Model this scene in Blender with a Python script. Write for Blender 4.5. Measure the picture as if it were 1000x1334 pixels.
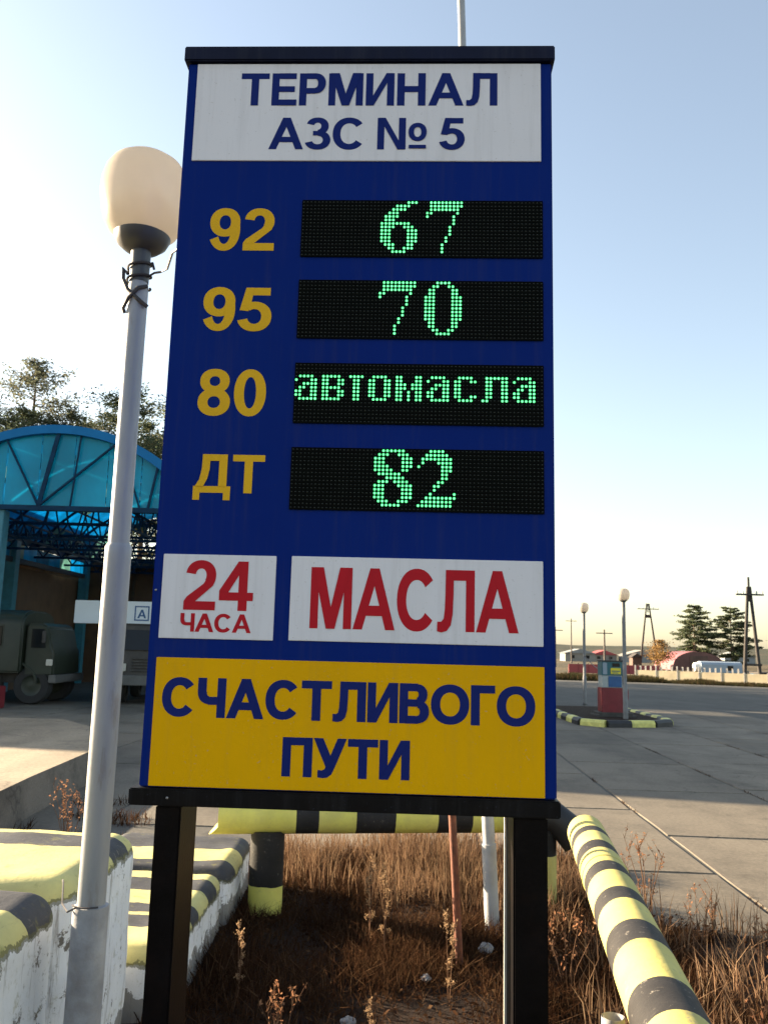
import bpy, bmesh, math, random
import numpy as np
from mathutils import Vector, Matrix, noise as mn

R_ = math.radians
for o in list(bpy.data.objects):
    bpy.data.objects.remove(o)
sc = bpy.context.scene
COL = sc.collection
random.seed(7)
rng = np.random.default_rng(7)

# ---------------------------------------------------------------- camera
CAM_H, PITCH, ROLL, FPX = 1.65, 0.1606, 0.0257, 1090.0
cam = bpy.data.cameras.new('camera')
cam.sensor_fit = 'VERTICAL'; cam.sensor_height = 24.0; cam.sensor_width = 18.0
cam.lens = 24.0 * FPX / 1334.0
cam.clip_start = 0.05; cam.clip_end = 3000
cam.dof.use_dof = True; cam.dof.focus_distance = 2.3; cam.dof.aperture_fstop = 8.0
camo = bpy.data.objects.new('camera', cam); COL.objects.link(camo)
fw = Vector((0, math.cos(PITCH), math.sin(PITCH)))
u0 = Vector((0, -math.sin(PITCH), math.cos(PITCH))); r0 = Vector((1, 0, 0))
rt = r0 * math.cos(ROLL) + u0 * math.sin(ROLL)
up = -r0 * math.sin(ROLL) + u0 * math.cos(ROLL)
mw = Matrix((rt, up, -fw)).transposed().to_4x4()
mw.translation = Vector((0, 0, CAM_H))
camo.matrix_world = mw
sc.camera = camo

# ---------------------------------------------------------------- sky, sun, exposure
SUN_EL, SUN_AZ = R_(16), R_(-64)      # azimuth from +Y, negative towards -X
world = bpy.data.worlds.new('World'); sc.world = world; world.use_nodes = True
wn = world.node_tree
sky = wn.nodes.new('ShaderNodeTexSky'); sky.sky_type = 'NISHITA'; sky.sun_disc = False
sky.sun_elevation = SUN_EL; sky.sun_rotation = SUN_AZ
sky.altitude = 700; sky.air_density = 1.25; sky.dust_density = 2.0; sky.ozone_density = 1.0
hs = wn.nodes.new('ShaderNodeHueSaturation'); hs.inputs['Saturation'].default_value = .76; hs.inputs['Value'].default_value = 1.06
wn.links.new(sky.outputs[0], hs.inputs['Color']); wn.links.new(hs.outputs[0], wn.nodes['Background'].inputs[0])
wn.nodes['Background'].inputs[1].default_value = 0.055
sun = bpy.data.lights.new('sun', 'SUN'); sun.energy = 5.0; sun.angle = R_(0.53)
sun.color = (1.0, 0.80, 0.55)
suno = bpy.data.objects.new('sun', sun); COL.objects.link(suno)
sd = Vector((math.sin(SUN_AZ) * math.cos(SUN_EL), math.cos(SUN_AZ) * math.cos(SUN_EL), math.sin(SUN_EL)))
suno.rotation_euler = sd.to_track_quat('Z', 'Y').to_euler()
suno.location = sd * 60
sc.view_settings.view_transform = 'Standard'; sc.view_settings.look = 'None'
sc.view_settings.gamma = 1; sc.view_settings.use_curve_mapping = False
sc.view_settings.exposure = 2.5
sc.cycles.max_bounces = 6; sc.cycles.transparent_max_bounces = 6
sc.cycles.use_denoising = True

# ---------------------------------------------------------------- helpers
def tag(o, label=None, cat=None, group=None, kind=None):
    if label: o['label'] = label
    if cat: o['category'] = cat
    if group: o['group'] = group
    if kind: o['kind'] = kind
    return o

def empty(name, loc=(0, 0, 0), rz=0.0, label=None, cat=None, group=None):
    o = bpy.data.objects.new(name, None); o.empty_display_size = 0.1
    o.location = loc; o.rotation_euler = (0, 0, rz); COL.objects.link(o)
    return tag(o, label, cat, group)

def copy_tree(o, parent=None):
    c = o.copy(); COL.objects.link(c)
    c.parent = parent
    for ch in list(o.children):
        copy_tree(ch, c)
    return c

class MB:
    """collects geometry of one mesh object"""
    def __init__(s): s.v = []; s.f = []; s.mi = []
    def add(s, vs, fs, m=0):
        n = len(s.v); s.v += [tuple(v) for v in vs]
        s.f += [tuple(i + n for i in f) for f in fs]; s.mi += [m] * len(fs); return s
    def box(s, x0, x1, y0, y1, z0, z1, m=0):
        vs = [(x, y, z) for z in (z0, z1) for y in (y0, y1) for x in (x0, x1)]
        return s.add(vs, [(0, 2, 3, 1), (4, 5, 7, 6), (0, 1, 5, 4), (2, 6, 7, 3), (0, 4, 6, 2), (1, 3, 7, 5)], m)
    def tube(s, pts, rad, n=12, cap=True, m=0):
        pts = [Vector(p) for p in pts]
        if not hasattr(rad, '__len__'): rad = [rad] * len(pts)
        vs = []; fs = []
        ref = None
        for i, p in enumerate(pts):
            t = (pts[min(i + 1, len(pts) - 1)] - pts[max(i - 1, 0)])
            t = t.normalized() if t.length > 1e-9 else Vector((0, 0, 1))
            if ref is None:
                ref = Vector((1, 0, 0)) if abs(t.x) < 0.9 else Vector((0, 1, 0))
            a = (ref - t * ref.dot(t)).normalized(); ref = a; b = t.cross(a)
            for k in range(n):
                w = 2 * math.pi * k / n
                vs.append(p + (a * math.cos(w) + b * math.sin(w)) * rad[i])
        for i in range(len(pts) - 1):
            for k in range(n):
                k2 = (k + 1) % n
                fs.append((i * n + k, i * n + k2, (i + 1) * n + k2, (i + 1) * n + k))
        if cap:
            fs.append(tuple(reversed(range(n)))); L = (len(pts) - 1) * n
            fs.append(tuple(range(L, L + n)))
        return s.add(vs, fs, m)
    def bar(s, a, b, w, h=None, m=0):
        a = Vector(a); b = Vector(b); t = (b - a).normalized(); h = h or w
        ref = Vector((0, 0, 1)) if abs(t.z) < 0.95 else Vector((0, 1, 0))
        x = t.cross(ref).normalized(); y = x.cross(t).normalized()
        vs = []
        for p in (a, b):
            for sx, sy in ((-1, -1), (1, -1), (1, 1), (-1, 1)):
                vs.append(p + x * sx * w / 2 + y * sy * h / 2)
        return s.add(vs, [(3, 2, 1, 0), (4, 5, 6, 7), (0, 1, 5, 4), (1, 2, 6, 5), (2, 3, 7, 6), (3, 0, 4, 7)], m)
    def lathe(s, prof, c=(0, 0, 0), n=32, m=0):
        vs = []; fs = []
        for r, z in prof:
            for k in range(n):
                w = 2 * math.pi * k / n
                vs.append((c[0] + r * math.cos(w), c[1] + r * math.sin(w), c[2] + z))
        for i in range(len(prof) - 1):
            for k in range(n):
                k2 = (k + 1) % n
                fs.append((i * n + k, i * n + k2, (i + 1) * n + k2, (i + 1) * n + k))
        fs.append(tuple(reversed(range(n)))); L = (len(prof) - 1) * n
        fs.append(tuple(range(L, L + n)))
        return s.add(vs, fs, m)
    def build(s, name, mats, parent=None, smooth=False, bevel=0.0, kind=None, seg=2, loc=None):
        me = bpy.data.meshes.new(name)
        me.from_pydata(s.v, [], s.f)
        if not isinstance(mats, (list, tuple)): mats = [mats]
        for m in mats: me.materials.append(m)
        if len(mats) > 1: me.polygons.foreach_set('material_index', s.mi)
        if bevel > 0:
            bm = bmesh.new(); bm.from_mesh(me)
            es = [e for e in bm.edges if len(e.link_faces) == 2 and e.calc_face_angle(0) > 0.6]
            bmesh.ops.bevel(bm, geom=es, offset=bevel, segments=seg, affect='EDGES', clamp_overlap=True)
            bm.to_mesh(me); bm.free()
        if smooth or bevel > 0:
            me.polygons.foreach_set('use_smooth', [True] * len(me.polygons))
            try: me.set_sharp_from_angle(angle=R_(38))
            except Exception: pass
        me.update()
        o = bpy.data.objects.new(name, me); COL.objects.link(o)
        if parent: o.parent = parent
        if loc: o.location = loc
        if kind: o['kind'] = kind
        return o

def np_mesh(name, V, F, mat, parent=None, kind=None, smooth=False):
    """V (n,3), F (m,k) numpy arrays -> object"""
    me = bpy.data.meshes.new(name)
    V = np.asarray(V, np.float32); F = np.asarray(F, np.int32); k = F.shape[1]
    me.vertices.add(len(V)); me.vertices.foreach_set('co', V.ravel())
    me.loops.add(F.size); me.loops.foreach_set('vertex_index', F.ravel())
    me.polygons.add(len(F))
    me.polygons.foreach_set('loop_start', np.arange(0, F.size, k, dtype=np.int32))
    me.polygons.foreach_set('loop_total', np.full(len(F), k, np.int32))
    me.update(calc_edges=True)
    me.materials.append(mat)
    if smooth: me.polygons.foreach_set('use_smooth', [True] * len(F))
    o = bpy.data.objects.new(name, me); COL.objects.link(o)
    if parent: o.parent = parent
    if kind: o['kind'] = kind
    return o

# ---------------------------------------------------------------- materials
class N:
    def __init__(s, name):
        s.m = bpy.data.materials.new(name); s.m.use_nodes = True; s.t = s.m.node_tree
        s.b = s.t.nodes['Principled BSDF']; s.out = s.t.nodes['Material Output']
    def n(s, typ, **k):
        nd = s.t.nodes.new(typ)
        for a, v in k.items(): setattr(nd, a, v)
        return nd
    def l(s, a, b): s.t.links.new(a, b)
    def coord(s, scale=None):
        tc = s.n('ShaderNodeTexCoord')
        if not scale: return tc.outputs['Object']
        mp = s.n('ShaderNodeMapping'); mp.inputs['Scale'].default_value = scale
        s.l(tc.outputs['Object'], mp.inputs[0]); return mp.outputs[0]
    def noise(s, sc_, det=4, rough=.55, co=None, dist=0):
        nd = s.n('ShaderNodeTexNoise'); nd.inputs['Scale'].default_value = sc_
        nd.inputs['Detail'].default_value = det; nd.inputs['Roughness'].default_value = rough
        nd.inputs['Distortion'].default_value = dist
        s.l(co if co is not None else s.coord(), nd.inputs['Vector']); return nd.outputs['Fac']
    def ramp(s, fac, stops, interp='LINEAR'):
        r = s.n('ShaderNodeValToRGB'); r.color_ramp.interpolation = interp
        e = r.color_ramp.elements
        while len(e) < len(stops): e.new(0.5)
        for i, (p, c) in enumerate(stops):
            e[i].position = p
            e[i].color = (c, c, c, 1) if not hasattr(c, '__len__') else (*c, 1)
        s.l(fac, r.inputs[0]); return r.outputs[0]
    def mix(s, fac, a, b, blend='MIX'):
        m = s.n('ShaderNodeMix', data_type='RGBA', blend_type=blend)
        for sock, v in ((m.inputs[0], fac), (m.inputs[6], a), (m.inputs[7], b)):
            if isinstance(v, (int, float)): sock.default_value = v
            elif isinstance(v, (tuple, list)): sock.default_value = (*v, 1)
            else: s.l(v, sock)
        return m.outputs[2]
    def math(s, op, a, b=0.0, clamp=False):
        m = s.n('ShaderNodeMath', operation=op, use_clamp=clamp)
        for sock, v in ((m.inputs[0], a), (m.inputs[1], b)):
            if isinstance(v, (int, float)): sock.default_value = v
            else: s.l(v, sock)
        return m.outputs[0]
    def bump(s, h, strength=.3, dist=.01):
        b = s.n('ShaderNodeBump'); b.inputs['Strength'].default_value = strength
        b.inputs['Distance'].default_value = dist; s.l(h, b.inputs['Height'])
        s.l(b.outputs[0], s.b.inputs['Normal'])
    def base(s, c):
        if isinstance(c, (tuple, list)): s.b.inputs['Base Color'].default_value = (*c, 1)
        else: s.l(c, s.b.inputs['Base Color'])
        return s
    def set(s, rough=.6, metal=0, spec=.5):
        s.b.inputs['Roughness'].default_value = rough; s.b.inputs['Metallic'].default_value = metal
        s.b.inputs['Specular IOR Level'].default_value = spec; return s

def simple(name, c, rough=.6, metal=0, var=.18, sc_=6, dirt=None, dirt_amt=.4, bump=.15, spec=.5, bd=.004):
    k = N(name).set(rough, metal, spec)
    f = k.noise(sc_, 5)
    col = k.ramp(f, [(.3, tuple(x * (1 - var) for x in c)), (.7, tuple(min(1, x * (1 + var)) for x in c))])
    if dirt:
        d = k.ramp(k.noise(sc_ * .7, 7, .65), [(.5, 0.0), (.5 + .3, dirt_amt)])
        col = k.mix(d, col, dirt)
    k.base(col)
    if bump: k.bump(k.noise(sc_ * 8, 4), bump, bd)
    return k.m

M = {}
M['sign_blue'] = simple('sign_blue', (.0015, .016, .155), .42, var=.05, sc_=2, bump=.02, dirt=(.003, .026, .16), dirt_amt=.3, spec=.05)
M['sign_white'] = simple('sign_white', (.66, .66, .70), .4, var=.03, sc_=3, bump=.02, dirt=(.54, .53, .52), dirt_amt=.35, spec=.2)
M['sign_yellow'] = simple('sign_yellow', (.72, .38, .001), .42, var=.05, sc_=2, bump=.02, dirt=(.52, .27, .004), dirt_amt=.4, spec=.06)
M['letter_navy'] = simple('letter_navy', (.004, .014, .13), .4, var=.05, bump=0, spec=.12)
M['letter_red'] = simple('letter_red', (.42, .008, .018), .4, var=.05, bump=0, spec=.12)
M['letter_yellow'] = simple('letter_yellow', (.66, .38, .012), .4, var=.05, bump=0, spec=.12)
M['trim_navy'] = simple('trim_navy', (.003, .005, .022), .4, var=.2, sc_=9, bump=.05, dirt=(.02, .018, .022), dirt_amt=.25, spec=.15)
M['trim_black'] = simple('trim_black', (.003, .003, .004), .42, var=.3, sc_=9, bump=.08, dirt=(.02, .014, .01), dirt_amt=.3, spec=.12)
M['leg_paint'] = simple('leg_paint', (.0035, .003, .0035), .38, var=.4, sc_=14, bump=.15, dirt=(.016, .008, .006), dirt_amt=.45, spec=.08)
M['led_board'] = simple('led_board', (.0016, .0024, .0018), .6, var=.3, sc_=30, bump=0, spec=.05)
M['diode_off'] = simple('diode_off', (.012, .016, .013), .3, var=.5, sc_=40, bump=0, spec=.3)
for nm in ('sign_blue', 'sign_white', 'sign_yellow', 'trim_navy', 'trim_black'):
    k = N.__new__(N); k.m = M[nm]; k.t = k.m.node_tree; k.b = k.t.nodes['Principled BSDF']; k.out = k.t.nodes['Material Output']
    old = k.b.inputs['Base Color'].links[0].from_socket
    st_ = k.ramp(k.noise(1.0, 7, .7, k.coord((34, 34, 1.6))), [(.50, 0.0), (.78, .22)])
    fl = k.ramp(k.noise(150, 2, .5), [(.70, 0.0), (.74, .35)])
    c_ = k.mix(st_, old, (.20, .19, .18) if nm == 'sign_white' else (.06, .06, .065) if nm != 'sign_yellow' else (.35, .22, .04))
    c_ = k.mix(fl, c_, (.30, .28, .25) if nm in ('sign_white', 'sign_yellow') else (.045, .05, .08))
    k.base(c_)
    k.l(k.ramp(k.noise(6, 6, .6), [(.3, .34), (.7, .58)]), k.b.inputs['Roughness'])
k = N('diode_on'); k.base((.02, .3, .1)); k.set(.4)
lw = k.n('ShaderNodeLayerWeight'); lw.inputs[0].default_value = .35
ecol = k.ramp(lw.outputs['Facing'], [(0.0, (.24, 1.0, .44)), (.45, (.02, .75, .16)), (.85, (.0, .35, .05))])
var_ = k.ramp(k.noise(55, 2), [(.3, .75), (.7, 1.2)])
k.l(k.mix(1.0, ecol, var_, 'MULTIPLY'), k.b.inputs['Emission Color']); k.b.inputs['Emission Strength'].default_value = .33
M['diode_on'] = k.m
M['bolt'] = simple('bolt', (.25, .25, .26), .4, .7, bump=0)

# galvanised / grey painted pole: vertical streaks
k = N('pole_grey').set(.5, .1)
co = k.coord((1, 1, .18))
c1 = k.ramp(k.noise(9, 6, .6, co), [(.3, (.25, .26, .27)), (.7, (.37, .38, .39))])
c2 = k.ramp(k.noise(22, 6, .7, co), [(.56, 0.0), (.74, .65)])
c3 = k.mix(c2, c1, (.17, .12, .09))
k.base(c3); k.bump(k.noise(60, 5), .2, .002)
M['pole_grey'] = k.m
M['pole_bottom'] = simple('pole_bottom', (.32, .32, .33), .6, .15, var=.25, sc_=12, dirt=(.15, .11, .085), dirt_amt=.7, bump=.3)
M['far_pole'] = simple('far_pole', (.17, .17, .17), .7, var=.2)
M['dark_plastic'] = simple('dark_plastic', (.06, .063, .066), .45, var=.2, bump=.05)
M['wire'] = simple('wire', (.05, .045, .045), .6, bump=0)
M['rust'] = simple('rust', (.17, .055, .028), .8, var=.4, sc_=20, dirt=(.05, .02, .012), dirt_amt=.7, bump=.5)
M['mast_paint'] = simple('mast_paint', (.36, .37, .38), .5, .05, var=.12, sc_=9, dirt=(.2, .14, .1), dirt_amt=.4)
M['brick_stub'] = simple('brick_stub', (.3, .29, .26), .8, var=.3, sc_=20, bump=.4)

# opal lamp globe
k = N('opal_globe')
dif = k.n('ShaderNodeBsdfDiffuse'); tr = k.n('ShaderNodeBsdfTranslucent'); gl = k.n('ShaderNodeBsdfGlossy')
gcol = k.ramp(k.noise(5, 5), [(.3, (.56, .52, .46)), (.7, (.63, .585, .52))])
k.l(gcol, dif.inputs[0]); k.l(gcol, tr.inputs[0]); gl.inputs['Roughness'].default_value = .25
m1 = k.n('ShaderNodeMixShader'); m1.inputs[0].default_value = .55
k.l(dif.outputs[0], m1.inputs[1]); k.l(tr.outputs[0], m1.inputs[2])
m2 = k.n('ShaderNodeMixShader'); m2.inputs[0].default_value = .04
k.l(m1.outputs[0], m2.inputs[1]); k.l(gl.outputs[0], m2.inputs[2]); k.l(m2.outputs[0], k.out.inputs[0])
M['opal_globe'] = k.m

def translucent(name, c, mixf=.5, gloss=.08, var=.25, sc_=1.5):
    k = N(name)
    dif = k.n('ShaderNodeBsdfDiffuse'); tr = k.n('ShaderNodeBsdfTranslucent'); gl = k.n('ShaderNodeBsdfGlossy')
    oi = k.n('ShaderNodeObjectInfo')
    col = k.ramp(k.noise(sc_, 5, .6, k.coord((1, 1, .5))), [(.3, tuple(x * (1 - var) for x in c)), (.7, tuple(min(1, x * (1 + var)) for x in c))])
    col = k.mix(k.ramp(oi.outputs['Random'], [(0, .55), (.5, .95), (.8, 1.0), (1, 1.0)]), (0, 0, 0), col)
    k.l(col, dif.inputs[0]); k.l(col, tr.inputs[0]); gl.inputs['Roughness'].default_value = .2
    m1 = k.n('ShaderNodeMixShader'); m1.inputs[0].default_value = mixf
    k.l(dif.outputs[0], m1.inputs[1]); k.l(tr.outputs[0], m1.inputs[2])
    m2 = k.n('ShaderNodeMixShader'); m2.inputs[0].default_value = gloss
    k.l(m1.outputs[0], m2.inputs[1]); k.l(gl.outputs[0], m2.inputs[2]); k.l(m2.outputs[0], k.out.inputs[0])
    return k.m
def translucent_even(*a, **k):
    m = translucent(*a, **k)
    for nd in m.node_tree.nodes:
        if nd.type == 'VALTORGB' and nd.inputs[0].links and nd.inputs[0].links[0].from_socket.name == 'Random':
            for e, v in zip(nd.color_ramp.elements, (.88, .94, 1, 1)): e.color = (v, v, v, 1)
    return m
M['blue_sheet'] = translucent('blue_sheet', (.035, .36, .60), .6, gloss=.03)
M['gable_sheet'] = translucent_even('gable_sheet', (.02, .62, .88), .66, gloss=.02, sc_=.5)
M['pale_sheet'] = translucent('pale_sheet', (.28, .46, .44), .6)
M['fascia_blue'] = simple('fascia_blue', (.006, .14, .36), .5, var=.12, sc_=1.5, dirt=(.03, .14, .28), dirt_amt=.3, spec=.15)
M['truss_blue'] = simple('truss_blue', (.004, .03, .07), .5, var=.3, spec=.1)
M['truss_dark'] = simple('truss_dark', (.015, .02, .03), .6, var=.3)

# striped paint on concrete, worn
def striped(name, axis, stops, side_white=True, topz=None, chip=.5, yel=(.60, .55, .22), blk=(.032, .033, .037), side=(.80, .81, .82), wobble=.03, moss=True):
    """stops: list of (pos, is_yellow) along the object axis; position in metres mapped over [lo, hi]"""
    k = N(name).set(.68, 0, .22)
    tc = k.n('ShaderNodeTexCoord'); sp = k.n('ShaderNodeSeparateXYZ'); k.l(tc.outputs['Object'], sp.inputs[0])
    a = sp.outputs['XYZ'.index(axis)]
    wob = k.math('MULTIPLY', k.math('SUBTRACT', k.noise(7, 3), .5), wobble * 2)
    a = k.math('ADD', a, wob)
    lo = stops[0][0]; hi = stops[-1][0] + 1e-3
    u = k.math('DIVIDE', k.math('SUBTRACT', a, lo), hi - lo, True)
    st = [((p - lo) / (hi - lo), (1.0 if y else 0.0)) for p, y in stops[:30]]
    isy = k.ramp(u, st, 'CONSTANT')
    yv = k.ramp(k.noise(5, 6, .6), [(.3, tuple(x * .8 for x in yel)), (.7, tuple(min(1, x * 1.12) for x in yel))])
    bv = k.ramp(k.noise(6, 6, .6), [(.3, blk), (.75, tuple(x * 2.2 for x in blk))])
    film = k.ramp(k.noise(2.2, 8, .7), [(.42, 0.0), (.7, .45)])
    yv = k.mix(film, yv, (.36, .32, .17))
    col = k.mix(isy, bv, yv)
    scr = k.ramp(k.noise(1.0, 8, .75, k.coord((60, 9, 60))), [(.60, 0.0), (.66, .35)])
    col = k.mix(scr, col, (.16, .14, .11))
    if side_white:
        h = k.math('ADD', sp.outputs[2], k.math('MULTIPLY', k.math('SUBTRACT', k.noise(14, 6, .7), .5), .10))
        sidem = k.math('LESS_THAN', h, topz)
        wv = k.ramp(k.noise(3, 8, .65), [(.3, tuple(x * .84 for x in side)), (.65, side)])
        # rain streaks and bare patches
        stc = k.coord((14, 14, 1.1))
        streak = k.ramp(k.noise(1.6, 7, .72, stc), [(.55, 0.0), (.66, .8)])
        wv = k.mix(streak, wv, (.19, .165, .14))
        bare = k.ramp(k.noise(7, 10, .78), [(.565, 0.0), (.59, 1.0)])
        wv = k.mix(bare, wv, (.16, .145, .125))
        low = k.math('MULTIPLY', k.math('LESS_THAN', k.math('ADD', sp.outputs[2], k.math('MULTIPLY', k.noise(8, 6, .7), .35)), .33), .8)
        wv = k.mix(low, wv, (.13, .115, .095))
        rim = k.math('COMPARE', h, topz); rim.node.inputs[2].default_value = .012
        col = k.mix(sidem, col, wv)
        col = k.mix(k.math('MULTIPLY', rim, .75), col, (.10, .10, .05))
    chips = k.ramp(k.noise(26, 8, .7), [(.62, 0.0), (.66, chip)])
    col = k.mix(chips, col, (.22, .20, .17))
    if moss:
        ms = k.ramp(k.noise(18, 8, .75), [(.56, 0.0), (.70, .6)])
        col = k.mix(ms, col, (.20, .19, .05))
    k.base(col)
    k.bump(k.noise(40, 8, .7), .35, .006)
    return k.m

# concrete, asphalt, soil
def concrete(name, c, sc_=1.0, crack=True, rough=.85):
    k = N(name).set(rough, 0, .35)
    tc = k.n('ShaderNodeTexCoord'); oi = k.n('ShaderNodeObjectInfo'); geo = k.n('ShaderNodeNewGeometry')
    co = geo.outputs['Position']
    big = k.noise(.35 * sc_, 6, .6, co); fine = k.noise(28 * sc_, 6, .7, co)
    col = k.ramp(big, [(.3, tuple(x * .78 for x in c)), (.7, tuple(x * 1.15 for x in c))])
    col = k.mix(1.0, col, k.ramp(oi.outputs['Random'], [(0, .84), (1, 1.08)]), 'MULTIPLY')
    st = k.ramp(k.noise(1.1 * sc_, 9, .74, co), [(.50, 0.0), (.68, .7)])
    co2 = k.n('ShaderNodeMapping'); co2.inputs['Scale'].default_value = (1, .35, 1); k.l(co, co2.inputs[0])
    tr_ = k.ramp(k.noise(.8 * sc_, 7, .65, co2.outputs[0]), [(.45, 1.0), (.62, .72)])
    col = k.mix(st, col, tuple(x * .45 for x in c))
    col = k.mix(1.0, col, tr_, 'MULTIPLY')
    col = k.mix(1.0, col, k.ramp(fine, [(.3, .72), (.7, 1.18)]), 'MULTIPLY')
    sp_ = k.ramp(k.noise(9 * sc_, 8, .8, co), [(.62, 0.0), (.66, .55)])
    col = k.mix(sp_, col, tuple(x * .4 for x in c))
    if crack:
        v = k.n('ShaderNodeTexVoronoi', feature='DISTANCE_TO_EDGE'); v.inputs['Scale'].default_value = .45
        wv = k.n('ShaderNodeVectorMath', operation='ADD'); k.l(co, wv.inputs[0])
        nz = k.n('ShaderNodeTexNoise'); nz.inputs['Scale'].default_value = 2.5; nz.inputs['Detail'].default_value = 6; k.l(co, nz.inputs['Vector'])
        k.l(nz.outputs['Color'], wv.inputs[1]); k.l(wv.outputs[0], v.inputs['Vector'])
        ck = k.ramp(v.outputs['Distance'], [(0.0, .75), (.010, 0.0)])
        ck = k.math('MULTIPLY', ck, k.ramp(k.noise(.5, 3, .5, co), [(.48, 0.0), (.58, 1.0)]))
        col = k.mix(ck, col, tuple(x * .25 for x in c))
    k.base(col)
    k.bump(fine, .45, .006)
    return k.m
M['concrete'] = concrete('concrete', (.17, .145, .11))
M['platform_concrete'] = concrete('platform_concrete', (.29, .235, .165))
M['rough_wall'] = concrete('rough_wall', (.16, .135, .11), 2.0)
M['asphalt'] = concrete('asphalt', (.095, .090, .078), 1.0)
M['joint_soil'] = simple('joint_soil', (.05, .042, .032), .95, var=.4, sc_=8, bump=.6)

k = N('soil').set(.95, 0, .2)
geo = k.n('ShaderNodeNewGeometry'); co = geo.outputs['Position']
col = k.ramp(k.noise(3, 8, .7, co), [(.3, (.012, .006, .004)), (.55, (.026, .014, .008)), (.75, (.042, .025, .015))])
k.base(col); k.bump(k.noise(25, 8, .75, co), .9, .03)
M['soil'] = k.m
k = N('field').set(.95, 0, .2)
geo = k.n('ShaderNodeNewGeometry'); co = geo.outputs['Position']
col = k.ramp(k.noise(.06, 8, .7, co), [(.3, (.05, .045, .028)), (.5, (.09, .072, .042)), (.7, (.14, .105, .06))])
k.base(col); k.bump(k.noise(4, 8, .75, co), .8, .1)
M['field'] = k.m
k = N('hill_woods').set(.95, 0, .1)
geo = k.n('ShaderNodeNewGeometry'); co = geo.outputs['Position']
col = k.ramp(k.noise(.05, 9, .75, co), [(.3, (.03, .04, .033)), (.5, (.055, .056, .04)), (.7, (.085, .072, .05))])
k.base(col)
M['hill_woods'] = k.m

def blade_mat(name, cols, tr=.3, rough=.8):
    k = N(name)
    geo = k.n('ShaderNodeNewGeometry')
    c = k.ramp(geo.outputs['Random Per Island'], [(i / max(1, len(cols) - 1), x) for i, x in enumerate(cols)])
    patch = k.ramp(k.noise(1.6, 4, .6, geo.outputs['Position']), [(.35, .6), (.65, 1.15)])
    c = k.mix(1.0, c, patch, 'MULTIPLY')
    dif = k.n('ShaderNodeBsdfDiffuse'); t = k.n('ShaderNodeBsdfTranslucent')
    k.l(c, dif.inputs[0]); k.l(c, t.inputs[0])
    m1 = k.n('ShaderNodeMixShader'); m1.inputs[0].default_value = tr
    k.l(dif.outputs[0], m1.inputs[1]); k.l(t.outputs[0], m1.inputs[2]); k.l(m1.outputs[0], k.out.inputs[0])
    return k.m
M['dry_grass'] = blade_mat('dry_grass', [(.030, .014, .008), (.048, .024, .013), (.075, .041, .022), (.040, .018, .011), (.13, .078, .043)])
M['pale_grass'] = blade_mat('pale_grass', [(.17, .10, .06), (.27, .17, .10), (.12, .065, .04), (.34, .23, .14)])
M['plume'] = blade_mat('plume', [(.28, .18, .10), (.40, .27, .16), (.24, .15, .085)], .4)
M['weed_stem'] = blade_mat('weed_stem', [(.14, .08, .05), (.20, .12, .075)], .1)
M['reddish_leaf'] = blade_mat('reddish_leaf', [(.30, .13, .07), (.40, .22, .12), (.22, .10, .055)], .4)
M['verge_weeds'] = blade_mat('verge_weeds', [(.035, .032, .018), (.07, .05, .028), (.05, .06, .025), (.12, .075, .04)])
M['needles'] = blade_mat('needles', [(.07, .10, .06), (.10, .125, .075), (.14, .14, .08), (.08, .11, .065)], .45)
M['thin_needles'] = blade_mat('thin_needles', [(.10, .12, .085), (.13, .145, .10), (.17, .155, .10), (.11, .13, .09)], .5)
M['amber_leaf'] = blade_mat('amber_leaf', [(.25, .15, .06), (.34, .21, .08), (.20, .125, .06)], .4)
M['bark'] = simple('bark', (.11, .075, .05), .9, var=.4, sc_=8, bump=.6, bd=.02)
M['wood_grey'] = simple('wood_grey', (.12, .10, .085), .85, var=.35, sc_=8, bump=.4)
M['creosote'] = simple('creosote', (.04, .034, .03), .85, var=.35, sc_=8, bump=.4)
M['olive_paint'] = simple('olive_paint', (.018, .025, .015), .5, var=.2, sc_=3, dirt=(.05, .042, .028), dirt_amt=.5)
M['dark_vehicle'] = simple('dark_vehicle', (.014, .011, .009), .4, var=.2, dirt=(.09, .07, .055), dirt_amt=.5)
M['tyre'] = simple('tyre', (.018, .018, .018), .85, bump=.3)
M['dark_glass'] = simple('dark_glass', (.01, .012, .014), .15, var=.1, bump=0, spec=.3)
M['grey_bumper'] = simple('grey_bumper', (.10, .10, .095), .55)
M['lamp_glass'] = simple('lamp_glass', (.5, .5, .45), .15, bump=0)
M['brown_wall'] = simple('brown_wall', (.085, .048, .025), .75, var=.25, sc_=2, dirt=(.16, .09, .045), dirt_amt=.4, bump=.2)
M['brown_trim'] = simple('brown_trim', (.05, .035, .025), .7)
M['red_paint'] = simple('red_paint', (.17, .014, .022), .45, var=.15, dirt=(.22, .04, .04), dirt_amt=.5)
M['teal_paint'] = simple('teal_paint', (.018, .11, .14), .45, var=.15, dirt=(.08, .12, .12), dirt_amt=.4)
M['blue_paint'] = simple('blue_paint', (.02, .09, .24), .45, var=.15)
M['column_blue'] = simple('column_blue', (.03, .16, .22), .5, var=.15)
M['pale_paint'] = simple('pale_paint', (.33, .37, .37), .5, var=.1, dirt=(.3, .3, .26), dirt_amt=.5)
M['yellow_label'] = simple('yellow_label', (.68, .56, .03), .5, var=.05)
M['board_white'] = simple('board_white', (.66, .72, .76), .5, var=.05, sc_=1)
M['step_dark'] = simple('step_dark', (.06, .055, .05), .85, var=.3)
M['fence_cream'] = simple('fence_cream', (.62, .52, .34), .8, var=.12, sc_=1, dirt=(.35, .28, .19), dirt_amt=.5)
M['fence_post'] = simple('fence_post', (.52, .48, .42), .8, var=.2)
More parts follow.
